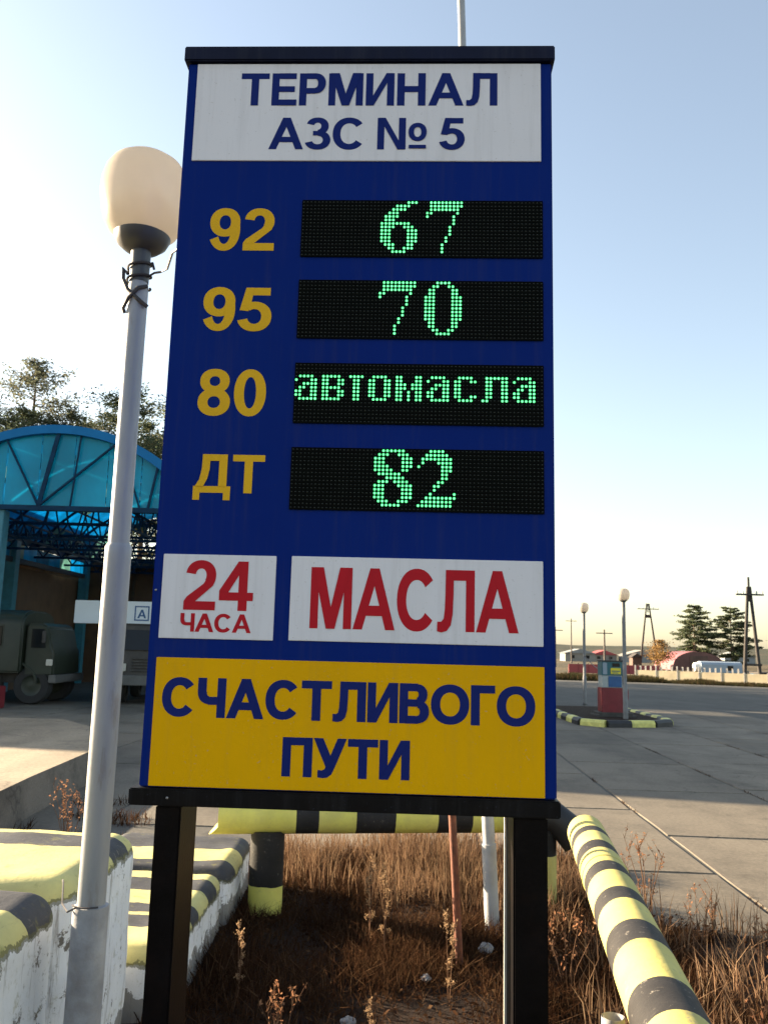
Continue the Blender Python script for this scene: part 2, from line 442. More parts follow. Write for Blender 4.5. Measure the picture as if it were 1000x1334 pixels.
M['maroon_roof'] = simple('maroon_roof', (.27, .085, .09), .55, var=.15, sc_=.7, dirt=(.14, .07, .06), dirt_amt=.5)
M['maroon_end'] = simple('maroon_end', (.13, .06, .05), .7, var=.25, sc_=.7)
M['wagon_blue'] = simple('wagon_blue', (.26, .32, .38), .6, var=.1, sc_=1)
M['wagon_white'] = simple('wagon_white', (.75, .72, .66), .6, var=.05, sc_=1)
M['bright_blue'] = simple('bright_blue', (.03, .22, .42), .5, var=.1)
M['shed_brown'] = simple('shed_brown', (.10, .06, .045), .85, var=.3, sc_=1)
M['house_pale'] = simple('house_pale', (.24, .225, .20), .8, var=.2, sc_=.4)
M['house_grey'] = simple('house_grey', (.22, .23, .23), .8, var=.2, sc_=.4)
M['house_red'] = simple('house_red', (.30, .055, .055), .7, var=.2, sc_=.4)
M['litter_white'] = simple('litter_white', (.17, .17, .175), .7, var=.15, bump=.1)

# ================================================================= GROUND
def sheet(name, poly, z, mat, kind='structure'):
    b = MB(); b.add([(x, y, z) for x, y in poly], [tuple(range(len(poly)))])
    o = b.build(name, mat); o['kind'] = kind; return o
g = sheet('ground', [(-1500, -400), (1500, -400), (1500, 2000), (-1500, 2000)], -.10, M['field'])
tag(g, 'dry grass field running out to the horizon')
road = sheet('road', [(-70, 6.6), (1.6, 6.2), (1.95, 5.0), (2.6, -2), (60, -2), (60, 41.5), (26.3, 45), (16, 50.5), (-70, 60)], -.007, M['asphalt'])
tag(road, 'old grey paved yard of the petrol station')

# near verge terrain (soil)
def soil_h(x, y):
    h = .035 * mn.noise(Vector((x * 1.3, y * 1.3, 0))) + .015 * mn.noise(Vector((x * 5, y * 5, 3)))
    return h - .03
nx, ny = 70, 80
xs = np.linspace(-3.4, 2.75, nx); ys = np.linspace(-1.5, 7.1, ny)
def verge_edge(y):   # right-hand limit of the soil
    return 1.75 + .10 * math.sin(y * 3.1) + .05 * math.sin(y * 9) + min(1.6, max(0, 5.65 - y) * 2.4)
V = []; 
for y in ys:
    for i, x in enumerate(xs):
        xe = verge_edge(y)
        xx = -3.4 + (x + 3.4) * (xe + 3.4) / (2.75 + 3.4)
        edge = min(1, (xe - xx) / .5) * min(1, (7.1 - y) / .4)
        V.append((xx, y, (soil_h(xx, y) + .118) * max(0, edge) ** .6 - .05))
F = [(j * nx + i, j * nx + i + 1, (j + 1) * nx + i + 1, (j + 1) * nx + i) for j in range(ny - 1) for i in range(nx - 1)]
o = np_mesh('dirt_verge', V, F, M['soil'], kind='structure', smooth=True)
tag(o, 'bare brown soil of the overgrown verge round the price sign')

# concrete slabs, each its own piece, children of the road
ang = R_(-2.6)
ca, sa = math.cos(ang), math.sin(ang)
SW = 1.75
def slab_mesh(L, seed):
    r = random.Random(seed); b = MB()
    w = SW - .016; n = 7
    pts = []
    for i in range(n): pts.append((-w / 2 + w * i / n, -L / 2 + r.uniform(0, .018)))
    for i in range(n): pts.append((w / 2 - r.uniform(0, .012), -L / 2 + L * i / n))
    for i in range(n): pts.append((w / 2 - w * i / n, L / 2 - r.uniform(0, .018)))
    for i in range(n): pts.append((-w / 2 + r.uniform(0, .012), L / 2 - L * i / n))
    m = len(pts)
    vs = [(x * .985, y * .99, 0) for x, y in pts] + [(x, y, -.012) for x, y in pts] + [(x, y, -.075) for x, y in pts]
    fs = [tuple(range(m))] + [(k_ * m + i + m, k_ * m + (i + 1) % m + m, k_ * m + (i + 1) % m, k_ * m + i) for k_ in (0, 1) for i in range(m)]
    b.add(vs, fs); me = b.build('concrete_slab', M['concrete']); COL.objects.unlink(me); d = me.data
    bpy.data.objects.remove(me); return d
slabs = [slab_mesh(2.58, s) for s in range(5)]
nslab = 0
for c in range(-7, 8):
    # column centre at y=8: joints at x = 2.68 + 1.75 c
    offs = {0: 8.05, -1: 6.8}.get(c, 6.9 + (c * 1.37) % 2.6)
    for r_ in range(-2, 7):
        yl = offs + 2.6 * r_ + 1.3 - 8
        xl = 2.68 + SW * (c + .5)
        X = xl + (-sa) * yl; Y = 8 + ca * yl
        X = xl - sa * yl * 1.0; Y = 8 + ca * yl
        if c < -1 and Y < 7.9: continue
        if Y < 4.6 - (c * .6): continue
        if Y > 24 or (X < -4.5 and Y < 14) or X > 13: continue
        o = bpy.data.objects.new('concrete_slab', random.choice(slabs)); COL.objects.link(o)
        o.parent = road
        o.location = (X, Y, random.uniform(-.002, .003))
        o.rotation_euler = (R_(random.uniform(-.05, .05)), R_(random.uniform(-.05, .05)), -ang * -1 + R_(random.uniform(-.15, .15)))
        nslab += 1

# raised platform at left
b = MB()
pl = [(-3.18, 6.9), (-3.30, 8.3), (-3.40, 10.2), (-4.2, 12.9), (-5.2, 14.2), (-14, 14.4), (-14, 6.2)]
n = len(pl)
b.add([(x, y, .35) for x, y in pl] + [(x + .04, y, -.1) for x, y in pl],
      [tuple(range(n))] , 0)
b.add([(x, y, .35) for x, y in pl] + [(x + .06, y, -.1) for x, y in pl],
      [(i, i + n, (i + 1) % n + n, (i + 1) % n) for i in range(n)], 1)
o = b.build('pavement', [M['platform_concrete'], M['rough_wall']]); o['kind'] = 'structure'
tag(o, 'raised sunlit concrete platform with a rough grey side')

# hills on the horizon
V = []; F = []
n = 160
for j, (d, hh) in enumerate(((230, -.1), (320, 1.2), (430, 5.5), (560, 6.5), (700, 2))):
    for i in range(n):
        a = R_(-70 + 140 * i / (n - 1))
        h = hh * (1 + .22 * mn.noise(Vector((a * 6, j * 1.7, 0))) + .07 * mn.noise(Vector((a * 60, j, 2))))
        V.append((d * math.sin(a), d * math.cos(a), h))
for j in range(4):
    for i in range(n - 1):
        F.append((j * n + i, j * n + i + 1, (j + 1) * n + i + 1, (j + 1) * n + i))
o = np_mesh('hills', V, F, M['hill_woods'], kind='structure', smooth=True)
tag(o, 'low wooded hills along the horizon')

# ================================================================= LETTER SHAPES (cap height 1)
def arc(*a): return ('ARC', a)
def arc_pts(cx, cy, rx, ry, tx, ty, a0, a1, n=26, p=2.15, bold=0):
    rx += bold * .5; ry += bold * .2; tx += bold; ty += bold * .7
    tx += .016; ty += .018; vs = []; fs = []
    for i in range(n + 1):
        a = R_(a0 + (a1 - a0) * i / n); c, s = math.cos(a), math.sin(a)
        fx = math.copysign(abs(c) ** (2 / p), c); fy = math.copysign(abs(s) ** (2 / p), s)
        vs.append((cx + rx * fx, cy + ry * fy)); vs.append((cx + (rx - tx) * fx, cy + (ry - ty) * fy))
    for i in range(n): fs.append((2 * i, 2 * i + 2, 2 * i + 3, 2 * i + 1))
    return [([vs[i] for i in f]) for f in fs]
def rc(x0, y0, x1, y1): return [[(x0, y0), (x1, y0), (x1, y1), (x0, y1)]]
S, H_ = .195, .165
def LEG(flip, w): 
    p = [(0, 0), (.215, 0), (.60, 1), (.385, 1)]
    return [[((w - x) if flip else x, y) for x, y in p]]
G = {
 'Т': (.80, [rc(0, .835, .8, 1), rc(.3, 0, .5, .835)]),
 'Е': (.70, [rc(0, 0, S, 1), rc(S, .835, .69, 1), rc(S, .425, .65, .585), rc(S, 0, .71, .165)]),
 'Р': (.75, [rc(0, 0, S, 1), rc(S, .835, .45, 1), rc(S, .37, .45, .53), arc(.45, .685, .30, .315, .2, .155, -90, 90)]),
 'М': (.98, [rc(0, 0, .185, 1), rc(.795, 0, .98, 1), [[(.06, 1), (.29, 1), (.59, 0), (.39, 0)]], [[(.92, 1), (.69, 1), (.39, 0), (.59, 0)]]]),
 'И': (.80, [rc(0, 0, .19, 1), rc(.61, 0, .80, 1), [[(.05, 0), (.22, 0), (.75, 1), (.58, 1)]]]),
 'Н': (.80, [rc(0, 0, .2, 1), rc(.6, 0, .8, 1), rc(.2, .42, .6, .59)]),
 'А': (.985, [LEG(0, .985), LEG(1, .985), rc(.24, .225, .75, .385)]),
 'Л': (.87, [rc(.67, 0, .87, 1), rc(.37, .835, .67, 1), [[(.19, 1), (.375, 1), (.37, .60), (.355, .28), (.31, .1), (.22, .01), (.1, -.015), (0, 0), (0, .15), (.09, .15), (.15, .2), (.175, .35), (.187, .6)]]]),
 'З': (.72, [arc(.34, .735, .32, .28, .2, .15, 165, -88), arc(.35, .29, .37, .305, .2, .155, 88, -165), rc(.22, .44, .38, .575)]),
 'С': (.92, [arc(.47, .5, .47, .515, .205, .17, 38, 322, 34)]),
 'Ч': (.75, [rc(.55, 0, .75, 1), rc(0, .66, .2, 1), arc(.3, .66, .3, .32, .2, .165, 180, 270, 12), rc(.3, .34, .55, .505)]),
 'В': (.78, [rc(0, 0, S, 1), rc(S, .84, .46, 1), rc(S, .44, .50, .585), rc(S, 0, .48, .16), arc(.46, .735, .27, .265, .19, .15, -90, 90), arc(.48, .29, .30, .29, .2, .155, -90, 90)]),
 'О': (1.02, [arc(.51, .5, .51, .515, .205, .17, 0, 360, 40)]),
 'Г': (.62, [rc(0, 0, .2, 1), rc(.2, .835, .62, 1)]),
 'П': (.80, [rc(0, 0, .2, 1), rc(.6, 0, .8, 1), rc(.2, .835, .6, 1)]),
 'У': (.86, [[[(.65, 1), (.86, 1), (.55, .25), (.47, .08), (.36, 0), (.25, -.015), (.12, 0), (.12, .155), (.22, .145), (.30, .18), (.345, .27)]], [[(0, 1), (.215, 1), (.50, .40), (.36, .22)]]]),
 'Д': (.93, [rc(0, 0, .93, .165), rc(0, -.19, .165, 0), rc(.765, -.19, .93, 0), rc(.63, .165, .83, 1), rc(.40, .835, .63, 1), [[(.21, 1), (.405, 1), (.39, .6), (.34, .36), (.25, .165), (.05, .165), (.15, .34), (.20, .62)]]]),
 '№': (1.42, [rc(0, 0, .19, 1), rc(.61, 0, .80, 1), [[(.05, 1), (.22, 1), (.75, 0), (.58, 0)]], arc(1.14, .55, .26, .29, .14, .115, 0, 360, 28), rc(.9, .03, 1.38, .135)]),
 '0': (.69, [arc(.345, .5, .345, .515, .2, .155, 0, 360, 36)]),
 '2': (.70, [arc(.35, .70, .335, .315, .2, .155, 172, -38, 24), rc(0, 0, .69, .17), [[(0, .17), (.24, .17), (.625, .50), (.655, .58), (.50, .66), (.42, .53), (.06, .26)]]]),
 '4': (.74, [rc(.42, 0, .61, 1), rc(0, .205, .74, .365), [[(0, .365), (.19, .365), (.44, .76), (.44, 1), (.40, 1), (0, .40)]]]),
 '5': (.70, [rc(.16, .83, .65, 1), [[(.14, 1), (.31, 1), (.24, .57), (.20, .46), (.02, .48)]], arc(.33, .33, .365, .345, .2, .155, 128, -165, 30)]),
 '8': (.70, [arc(.35, .745, .32, .27, .19, .145, 0, 360, 32), arc(.35, .285, .35, .30, .2, .155, 0, 360, 32)]),
 '9': (.69, [arc(.34, .67, .34, .345, .195, .155, 0, 360, 32), arc(.33, .50, .355, .515, .195, .145, 12, -152, 26)]),
}
def embolden(p, d):
    n = len(p); ar = sum(p[i][0] * p[(i + 1) % n][1] - p[(i + 1) % n][0] * p[i][1] for i in range(n))
    if ar < 0: p = p[::-1]
    out = []
    for i in range(n):
        a, b_, c = p[i - 1], p[i], p[(i + 1) % n]
        e1 = Vector((b_[0] - a[0], b_[1] - a[1])).normalized(); e2 = Vector((c[0] - b_[0], c[1] - b_[1])).normalized()
        n1 = Vector((e1.y, -e1.x)); n2 = Vector((e2.y, -e2.x)); m = n1 + n2
        if m.length < .3: m = n1 * 1.0; k_ = 1
        else: m.normalize(); k_ = min(2.0, 1 / max(.4, m.dot(n1)))
        out.append((b_[0] + m.x * d * k_, b_[1] + m.y * d * k_))
    return out
def lettering(name, text, s0, s1, t0, t1, mat, parent, yf, zt, gap=.075, space=.28, bold=0.0):
    """text filling s0..s1 and cap height t0..t1 on the plane y = yf (front towards -y)"""
    adv = []; x = 0
    for ch in text:
        if ch == ' ': x += space; continue
        adv.append((ch, x)); x += G[ch][0] + gap
    W = x - gap; kx = (s1 - s0) / W; kz = t1 - t0
    b = MB(); lay = 0
    for ch, x0 in adv:
        for i, part_ in enumerate(G[ch][1]):
            y = yf - .0004 * (i + 1)
            if part_[0] == 'ARC': part_ = arc_pts(*part_[1], bold=bold)
            for poly in part_:
                if len(part_) == 1: poly = embolden(poly, .004 + bold * .5)
                q = [(s0 + (x0 + px) * kx, y, zt - t1 + py * kz) for px, py in poly]
                ar = sum(q[a][0] * q[(a + 1) % len(q)][2] - q[(a + 1) % len(q)][0] * q[a][2] for a in range(len(q)))
                if ar < 0: q.reverse()
                b.add(q, [tuple(range(len(q)))])
    return b.build(name, mat, parent)

# ================================================================= PRICE SIGN
YAW = -.0395; ZT = 3.238
sign = empty('price_sign', (-.5735, 2.100, 0), YAW, 'tall blue fuel price sign with four green LED price displays on black legs', 'sign')
W_ = 1.0
b = MB(); b.box(0, W_, 0, .12, ZT - 1.933, ZT); b.build('cabinet', M['sign_blue'], sign, bevel=.003)
b = MB(); b.box(-.010, 1.0075, -.014, .134, ZT + .0015, ZT + .045); b.build('top_rail', M['trim_navy'], sign, bevel=.003)
b = MB(); b.box(-.019, 1.0065, -.016, .136, ZT - 1.974, ZT - 1.9345); b.build('bottom_rail', M['trim_black'], sign, bevel=.003)
b = MB(); b.box(.044, .106, .0, .16, -.1, ZT - 1.9755); b.build('leg', M['leg_paint'], sign, bevel=.004)
b = MB(); b.box(.898, .978, .0, .16, -.1, ZT - 1.9755); b.build('leg', M['leg_paint'], sign, bevel=.004)
b = MB(); b.box(.8925, .8975, .14, .158, -.1, ZT - 1.9755); b.build('painted_sun_edge', M['fence_post'], sign)  # pale strip added to imitate the sunlit rear edge of the leg
def panel(name, s0, s1, t0, t1, mat):
    b = MB(); b.box(s0, s1, -.0035, .001, ZT - t1, ZT - t0); return b.build(name, mat, sign, bevel=.001)
PY = -.0035
hp = panel('header_panel', .0265, .970, .003, .2935, M['sign_white'])
lettering('lettering', 'ТЕРМИНАЛ', .152, .852, .033, .129, M['letter_navy'], hp, PY, ZT, .10, bold=.01)
lettering('lettering', 'АЗС № 5', .235, .766, .167, .260, M['letter_navy'], hp, PY, ZT, .06, .30)
p24 = panel('hours_panel', .024, .3085, 1.369, 1.578, M['sign_white'])
lettering('lettering', '24', .082, .254, 1.385, 1.507, M['letter_red'], p24, PY, ZT, .075)
lettering('lettering', 'ЧАСА', .0765, .253, 1.516, 1.561, M['letter_red'], p24, PY, ZT, .03)
pm = panel('oils_panel', .347, .970, 1.368, 1.5765, M['sign_white'])
lettering('lettering', 'МАСЛА', .398, .909, 1.395, 1.545, M['letter_red'], pm, PY, ZT, .045)
py_ = panel('farewell_panel', .023, .972, 1.625, 1.9305, M['sign_yellow'])
lettering('lettering', 'СЧАСТЛИВОГО', .045, .948, 1.674, 1.765, M['letter_navy'], py_, PY, ZT, .085, bold=.035)
lettering('lettering', 'ПУТИ', .346, .649, 1.809, 1.897, M['letter_navy'], py_, PY, ZT, .085, bold=.035)
for tx, a in (('92', (.088, .263, .433, .552)), ('95', (.083, .266, .658, .777)), ('80', (.084, .261, .884, 1.007)), ('ДТ', (.0865, .267, 1.111, 1.210))):
    lettering('fuel_grade', tx, *a, M['letter_yellow'], sign, 0.0, ZT, .075 if tx != 'ДТ' else .04)

D6 = ["7,8,9", "4,5,6,7", "3,4,5,6", "2,3,4", "1,2,3,4", "1,2,3", "0,1,2,3,4,5,6,7", "0,1,2,3,6,7,8", "0,1,2,7,8,9", "0,1,2,7,8,9", "0,1,2,7,8,9", "0,1,2,7,8,9", "1,2,3,7,8", "2,3,6,7,8", "3,4,5,6"]
D6 = ["".join('#' if str(c) in r.split(',') else '.' for c in range(10)) for r in D6]
D7 = [".#########", ".#########", ".########.", "##......#.", "#......#..", ".......#..", ".......#..", "......#...", "......#...", "......#...", ".....#....", ".....#....", "....#.....", "....#.....", "....#....."]
D0 = ["...####...", "..##..##..", ".##....##.", ".##....##."] + ["###....###"] * 7 + [".##....##.", ".##....##.", "..##..##..", "...####..."]
D8 = ["..######..", ".###..###.", "###....###", "###....###", "####...###", "#####..##.", ".######...", "...#####..", ".###.####.", "###...####", "###....###", "###....###", "###....###", ".###..###.", "..#####..."]
D2 = ["...####...", "..######..", ".########.", ".#...####.", "#.....###.", "......###.", "......##..", "......##..", ".....##...", "....##....", "....#.....", "...#.....#", "..########", ".########.", "#########."]
TX = {0: [".####.", "#...##", "..####", ".##.##", "##..##", "##..##", ".#####"], 7: ["#####.", "##..##", "##..##", "#####.", "##..##", "##..##", "#####."],
      14: ["####", ".##.", ".##.", ".##.", ".##.", ".##.", ".##."], 19: [".####.", "##..##", "##..##", "##..##", "##..##", "##..##", ".####."],
      26: ["##...##", "##...##", "###.###", "###.###", "##.#.##", "##.#.##", "##.#.##"], 34: None, 41: [".####.", "##..##", "##....", "##....", "##....", "##..##", ".####."],
      48: [".######", ".##..##", ".##..##", ".##..##", ".##..##", ".##..##", "##...##"], 56: None}
TX[34] = TX[56] = TX[0]
def grid(items, row0=0):
    g_ = np.zeros((16, 64), bool)
    for c0, rows in items.items():
        for r, row in enumerate(rows):
            for c, ch in enumerate(row):
                if ch == '#' and c0 + c < 64: g_[r + row0, c0 + c] = True
    return g_
screens = [(.4093, grid({21: D6, 33: D7})), (.636, grid({21: D7, 33: D0})), (.8645, grid(TX, 3)), (1.0892, grid({21: D8, 32: D2}))]
# dome template: hexagonal two-step dome pointing to -y
def dome(r, h, n=8):
    vs = [(r * math.cos(2 * math.pi * i / n), 0, r * math.sin(2 * math.pi * i / n)) for i in range(n)]
    vs += [(.65 * r * math.cos(2 * math.pi * i / n), -h * .75, .65 * r * math.sin(2 * math.pi * i / n)) for i in range(n)]
    vs.append((0, -h, 0))
    fs = []
    for i in range(n):
        j = (i + 1) % n
        fs += [(i, j, n + j), (i, n + j, n + i), (n + i, n + j, 2 * n)]
    return np.array(vs), np.array(fs)
def domes(name, cells, t0, r, h, mat, parent, jit=0):
    dv, df = dome(r, h)
    P = np.array([(.334 + (c + .5) * .01, PY - .0002, ZT - t0 - (rw + .5) * .01) for rw, c in cells])
    V = (P[:, None, :] + dv[None]).reshape(-1, 3)
    F = (np.arange(len(P))[:, None, None] * len(dv) + df[None]).reshape(-1, 3)
    return np_mesh(name, V, F, mat, parent, kind='stuff', smooth=True)
for t0, g_ in screens:
    b = MB(); b.box(.334, .974, PY, .001, ZT - t0 - .16, ZT - t0)
    d = b.build('led_display', M['led_board'], sign, bevel=.001)
    on = [tuple(x) for x in np.argwhere(g_)]; off = [tuple(x) for x in np.argwhere(~g_)]
    domes('lit_diodes', on, t0, .0037, .0034, M['diode_on'], d)
    domes('dark_diodes', off, t0, .0022, .0016, M['diode_off'], d)
    # louvre strips between rows
    b = MB()
    for r in range(17):
        z = ZT - t0 - r * .01
        b.box(.3345, .9735, PY - .0012, PY - .0001, z - .0006, z + .0006)
    b.build('louvre', M['led_board'], d, kind='stuff')
for s_, t_ in ((.009, 1.46),):
    b = MB(); dv, df = dome(.003, .0015)
    b.add([(x + s_, y - .0002, z + ZT - t_) for x, y, z in dv], [tuple(f) for f in df]); b.build('rivet', M['bolt'], sign, smooth=True)
b = MB(); dv, df = dome(.0035, .002)
b.add([(x + .075, y - .0164, z + ZT - 1.955) for x, y, z in dv], [tuple(f) for f in df]); b.build('rivet', M['bolt'], sign, smooth=True)

# ================================================================= STREET LAMPS
def globe_profile():
    pr = [(.095, 3.050), (.117, 3.070), (.135, 3.105), (.147, 3.150), (.153, 3.20), (.1505, 3.25), (.140, 3.29), (.120, 3.321), (.09, 3.342), (.055, 3.352), (.02, 3.356), (.003, 3.357)]
    return pr
lamp = empty('street_lamp', (-.872, 2.75, 0), 0, 'tall grey street lamp with cream globe standing close behind the price sign', 'street lamp')
b = MB(); b.lathe([(.054, -.15), (.054, .83), (.052, .842), (.044, .845)]); b.build('pole_base', M['pole_bottom'], lamp, smooth=True)
b = MB(); b.lathe([(.0425, .80), (.0425, 1.93), (.0425, 1.955), (.036, 1.966)]); b.build('pole', M['pole_grey'], lamp, smooth=True)
b = MB(); b.lathe([(.0342, 1.93), (.0340, 2.86), (.030, 2.885), (.029, 2.90)]); b.build('pole_top', M['pole_grey'], lamp, smooth=True)
b = MB(); b.lathe([(.033, 2.88), (.034, 2.995), (.06, 3.002), (.084, 3.022), (.096, 3.046), (.097, 3.051), (.09, 3.055)]); b.build('lamp_holder', M['dark_plastic'], lamp, smooth=True)
b = MB(); b.lathe(globe_profile()); b.build('lamp_globe', M['opal_globe'], lamp, smooth=True)
b = MB()
pts = [(.040 * math.cos(a), .040 * math.sin(a), 2.86 + .10 * a / 14) for a in np.linspace(0, 14, 60)]
pts += [(.046, -.01, 2.95), (.05, .0, 2.93)]
b.tube(pts, .0045, 6)
b.tube([(-.03, -.03, 2.90), (-.05, -.02, 2.925), (-.045, -.03, 2.88), (-.025, -.035, 2.84), (.02, -.036, 2.80), (.042, -.02, 2.785)], .007, 6)
b.tube([(.036, -.02, 2.86), (.01, -.040, 2.845), (-.02, -.038, 2.81), (-.042, -.02, 2.78), (-.038, -.01, 2.765)], .007, 6)
b.build('wire_wrap', M['wire'], lamp, smooth=True)
b = MB(); b.tube([(.034, -.01, 2.90), (.06, -.03, 2.905), (.09, -.06, 2.895), (.14, -.16, 2.86), (.22, -.40, 2.80), (.30, -.52, 2.78)], .004, 6)
b.build('cable', M['wire'], lamp, smooth=True)
b = MB()
b.tube([(.055 * math.cos(a), .055 * math.sin(a), .848) for a in np.linspace(3.6, 5.4, 12)], .003, 5)
b.tube([(-.03, -.05, .848), (-.055, -.05, .835), (-.09, -.0, .845), (-.12, .08, .885), (-.15, .16, .87)], .003, 5)
b.build('tie_wire', M['wire'], lamp, smooth=True)

far = empty('street_lamp', (5.95, 20.7, 0), 0, 'street lamp in front of the red and blue fuel pump, nearer of the two', 'street lamp', 'lamps on the pump island')
def far_lamp(r):
    b = MB(); b.lathe([(.06, -.05), (.06, .9), (.045, .92), (.045, 2.93)], n=14); b.build('pole', M['far_pole'], r, smooth=True)
    b = MB(); b.lathe([(.04, 2.9), (.09, 2.94), (.09, 2.97), (.05, 2.975)], n=16); b.build('lamp_holder', M['dark_plastic'], r, smooth=True)
    b = MB(); b.lathe([(x * 1.0, 2.95 + (z - 3.055) * .98) for x, z in globe_profile()], n=20); b.build('lamp_globe', M['opal_globe'], r, smooth=True)
    b = MB(); b.lathe([(.075, .02), (.075, .06)], n=14); b.build('collar', M['dark_plastic'], r)
far_lamp(far)
l2 = copy_tree(far); l2.location = (6.52, 27.15, 0); l2.rotation_euler.z = 1.0
l2['label'] = 'street lamp left of the fuel pump, farther of the two'
l2['group'] = 'lamps on the pump island'
b = MB(); b.tube([(6.52, 27.1, 1.55), (6.42, 25.5, 1.25), (6.2, 23.6, 1.14), (5.9, 21.9, 1.2)], .012, 6)
tag(b.build('cable', M['wire']), 'dark cable sagging from the farther lamp to the fuel pump', 'cable')

# ================================================================= MAST AND POSTS
mast = empty('mast', (.70, 5.2, 0), 0, 'tall thin pale metal mast rising behind and above the price sign', 'mast')
b = MB(); b.tube([(0, 0, -.1), (-.03, 0, .52)], .043, 16); b.build('mast_base', M['mast_paint'], mast, smooth=True)
b = MB(); b.tube([(-.028, 0, .50), (-.045, 0, .80), (-.13, .0, 2.6)], .036, 16); b.build('lower_tube', M['mast_paint'], mast, smooth=True)
b = MB(); b.tube([(-.128, 0, 2.55), (-.27, 0, 6.6)], .026, 16); b.build('upper_tube', M['pole_grey'], mast, smooth=True)
b = MB(); b.tube([(.455, 4.6, -.1), (.375, 4.6, 1.18)], .020, 12)
tag(b.build('stake', M['rust'], smooth=True), 'thin rusty steel stake leaning in the dry grass under the sign', 'stake')
b = MB(); b.tube([(.755, 2.83, -.1), (.755, 2.83, .53)], .036, 20, cap=False); b.tube([(.755, 2.83, -.1), (.755, 2.83, .53)], .031, 20, cap=False)
tag(b.build('pipe_post', M['pole_bottom'], smooth=True), 'short open grey pipe stub beside the striped barrier pipe', 'post')

# ================================================================= STRIPED BARRIERS
def pipe_between(name, a, b_, r, mat, parent, n=40, segs=24, cutA=0.0):
    a = Vector(a); b_ = Vector(b_); L = (b_ - a).length
    mb = MB(); vs = []; fs = []
    for i in range(segs + 1):
        for k_ in range(n):
            w = 2 * math.pi * k_ / n
            x = L * i / segs
            if i == 0: x += cutA * (math.sin(w) + 1) * r
            rr = r * (1 + .006 * mn.noise(Vector((x * 4, w, 1))))
            vs.append((x, rr * math.cos(w), rr * math.sin(w)))
    for i in range(segs):
        for k_ in range(n):
            k2 = (k_ + 1) % n
            fs.append((i * n + k_, (i + 1) * n + k_, (i + 1) * n + k2, i * n + k2))
    fs.append(tuple(range(n))); fs.append(tuple(reversed(range(segs * n, segs * n + n))))
    mb.add(vs, fs); o = mb.build(name, mat, parent, smooth=True)
    d = (b_ - a).normalized()
    o.rotation_euler = d.to_track_quat('X', 'Z').to_euler(); o.location = a
    return o
YELP = (.50, .44, .13); BLKP = (.013, .012, .012)
# right long pipe, from far end towards the camera
pa, pb = Vector((1.235, 5.15, .60)), Vector((.70, 1.55, .60))
L = (pb - pa).length
st = []; pos = 0
ws = [(.30, 1), (.13, 0), (.22, 1), (.17, 0), (.26, 1), (.17, 0), (.27, 1), (.16, 0), (.27, 1), (.21, 0), (.33, 1), (.24, 0), (.30, 1), (.25, 0), (.3, 1), (.3, 0)]
for w, y in ws: st.append((pos, y)); pos += w
pm_ = striped('pipe_paint', 'X', st, side_white=False, chip=.7, yel=YELP, blk=BLKP, wobble=.006, moss=False)
bar1 = empty('barrier_pipe', (1.235, 5.15, 0), 0, 'fat yellow and black striped barrier pipe running towards the camera at the right', 'barrier')
o = pipe_between('pipe', pa - Vector((1.235, 5.15, 0)), pb - Vector((1.235, 5.15, 0)), .108, pm_, bar1, segs=60)
b = MB(); b.tube([(-.43, -3.2, -.1), (-.43, -3.2, .50)], .075, 24); b.build('post', M['pole_bottom'], bar1, smooth=True)
# weld seam ring
d_ = (pb - pa).normalized()
b = MB(); c_ = pa + d_ * 1.0 - Vector((1.235, 5.15, 0))
q = d_.to_track_quat('X', 'Z')
b.tube([c_ + q @ Vector((0, .1085 * math.cos(w), .1085 * math.sin(w))) for w in np.linspace(0, 6.283, 48)], .003, 6)
b.build('weld_seam', simple('seam_paint', YELP, .5, bump=.2), bar1, smooth=True)
# cross rail
st = []; pos = 0
for w, y in [(.52, 1), (.14, 0), (.235, 1), (.235, 0), (.27, 1), (.225, 0), (.255, 1), (.60, 0)]: st.append((pos, y)); pos += w
st[-1] = (st[-1][0], 0); st.append((pos + .5, 0))
cm_ = striped('rail_paint', 'X', st, side_white=False, chip=.3, yel=(.62, .60, .13), blk=(.012, .012, .013), wobble=.005, moss=False)
bar2 = empty('barrier_pipe', (-1.02, 5.38, 0), 0, 'yellow and black striped cross pipe on two posts seen below the sign', 'barrier')
o = pipe_between('pipe', (0, 0, .605), (2.17, .30, .605), .108, cm_, bar2, segs=40, cutA=1.0)
b = MB(); b.tube([(.355, .05, -.1), (.355, .05, .52)], .104, 28); b.build('post', striped('post_paint_b', 'Z', [(-.2, 1), (.20, 0), (.7, 0)], False, yel=(.62, .60, .13), blk=(.01, .01, .01), chip=.3, wobble=.02, moss=False), bar2, smooth=True)
b = MB(); b.tube([(2.10, .29, -.1), (2.10, .29, .52)], .085, 24); b.build('post', striped('post_paint_c', 'Z', [(-.2, 1), (.36, 0), (.7, 0)], False, yel=YELP, blk=(.01, .01, .01), chip=.2, wobble=.01, moss=False), bar2, smooth=True)
b = MB(); b.tube([(2.08, .288, .603), (2.17, .285, .585), (2.25, .26, .53), (2.31, .24, .45)], [.1065, .106, .102, .098], 28)
b.build('end_piece', simple('elbow_paint', (.012, .012, .013), .6, var=.4, dirt=(.05, .045, .04), dirt_amt=.4), bar2, smooth=True)
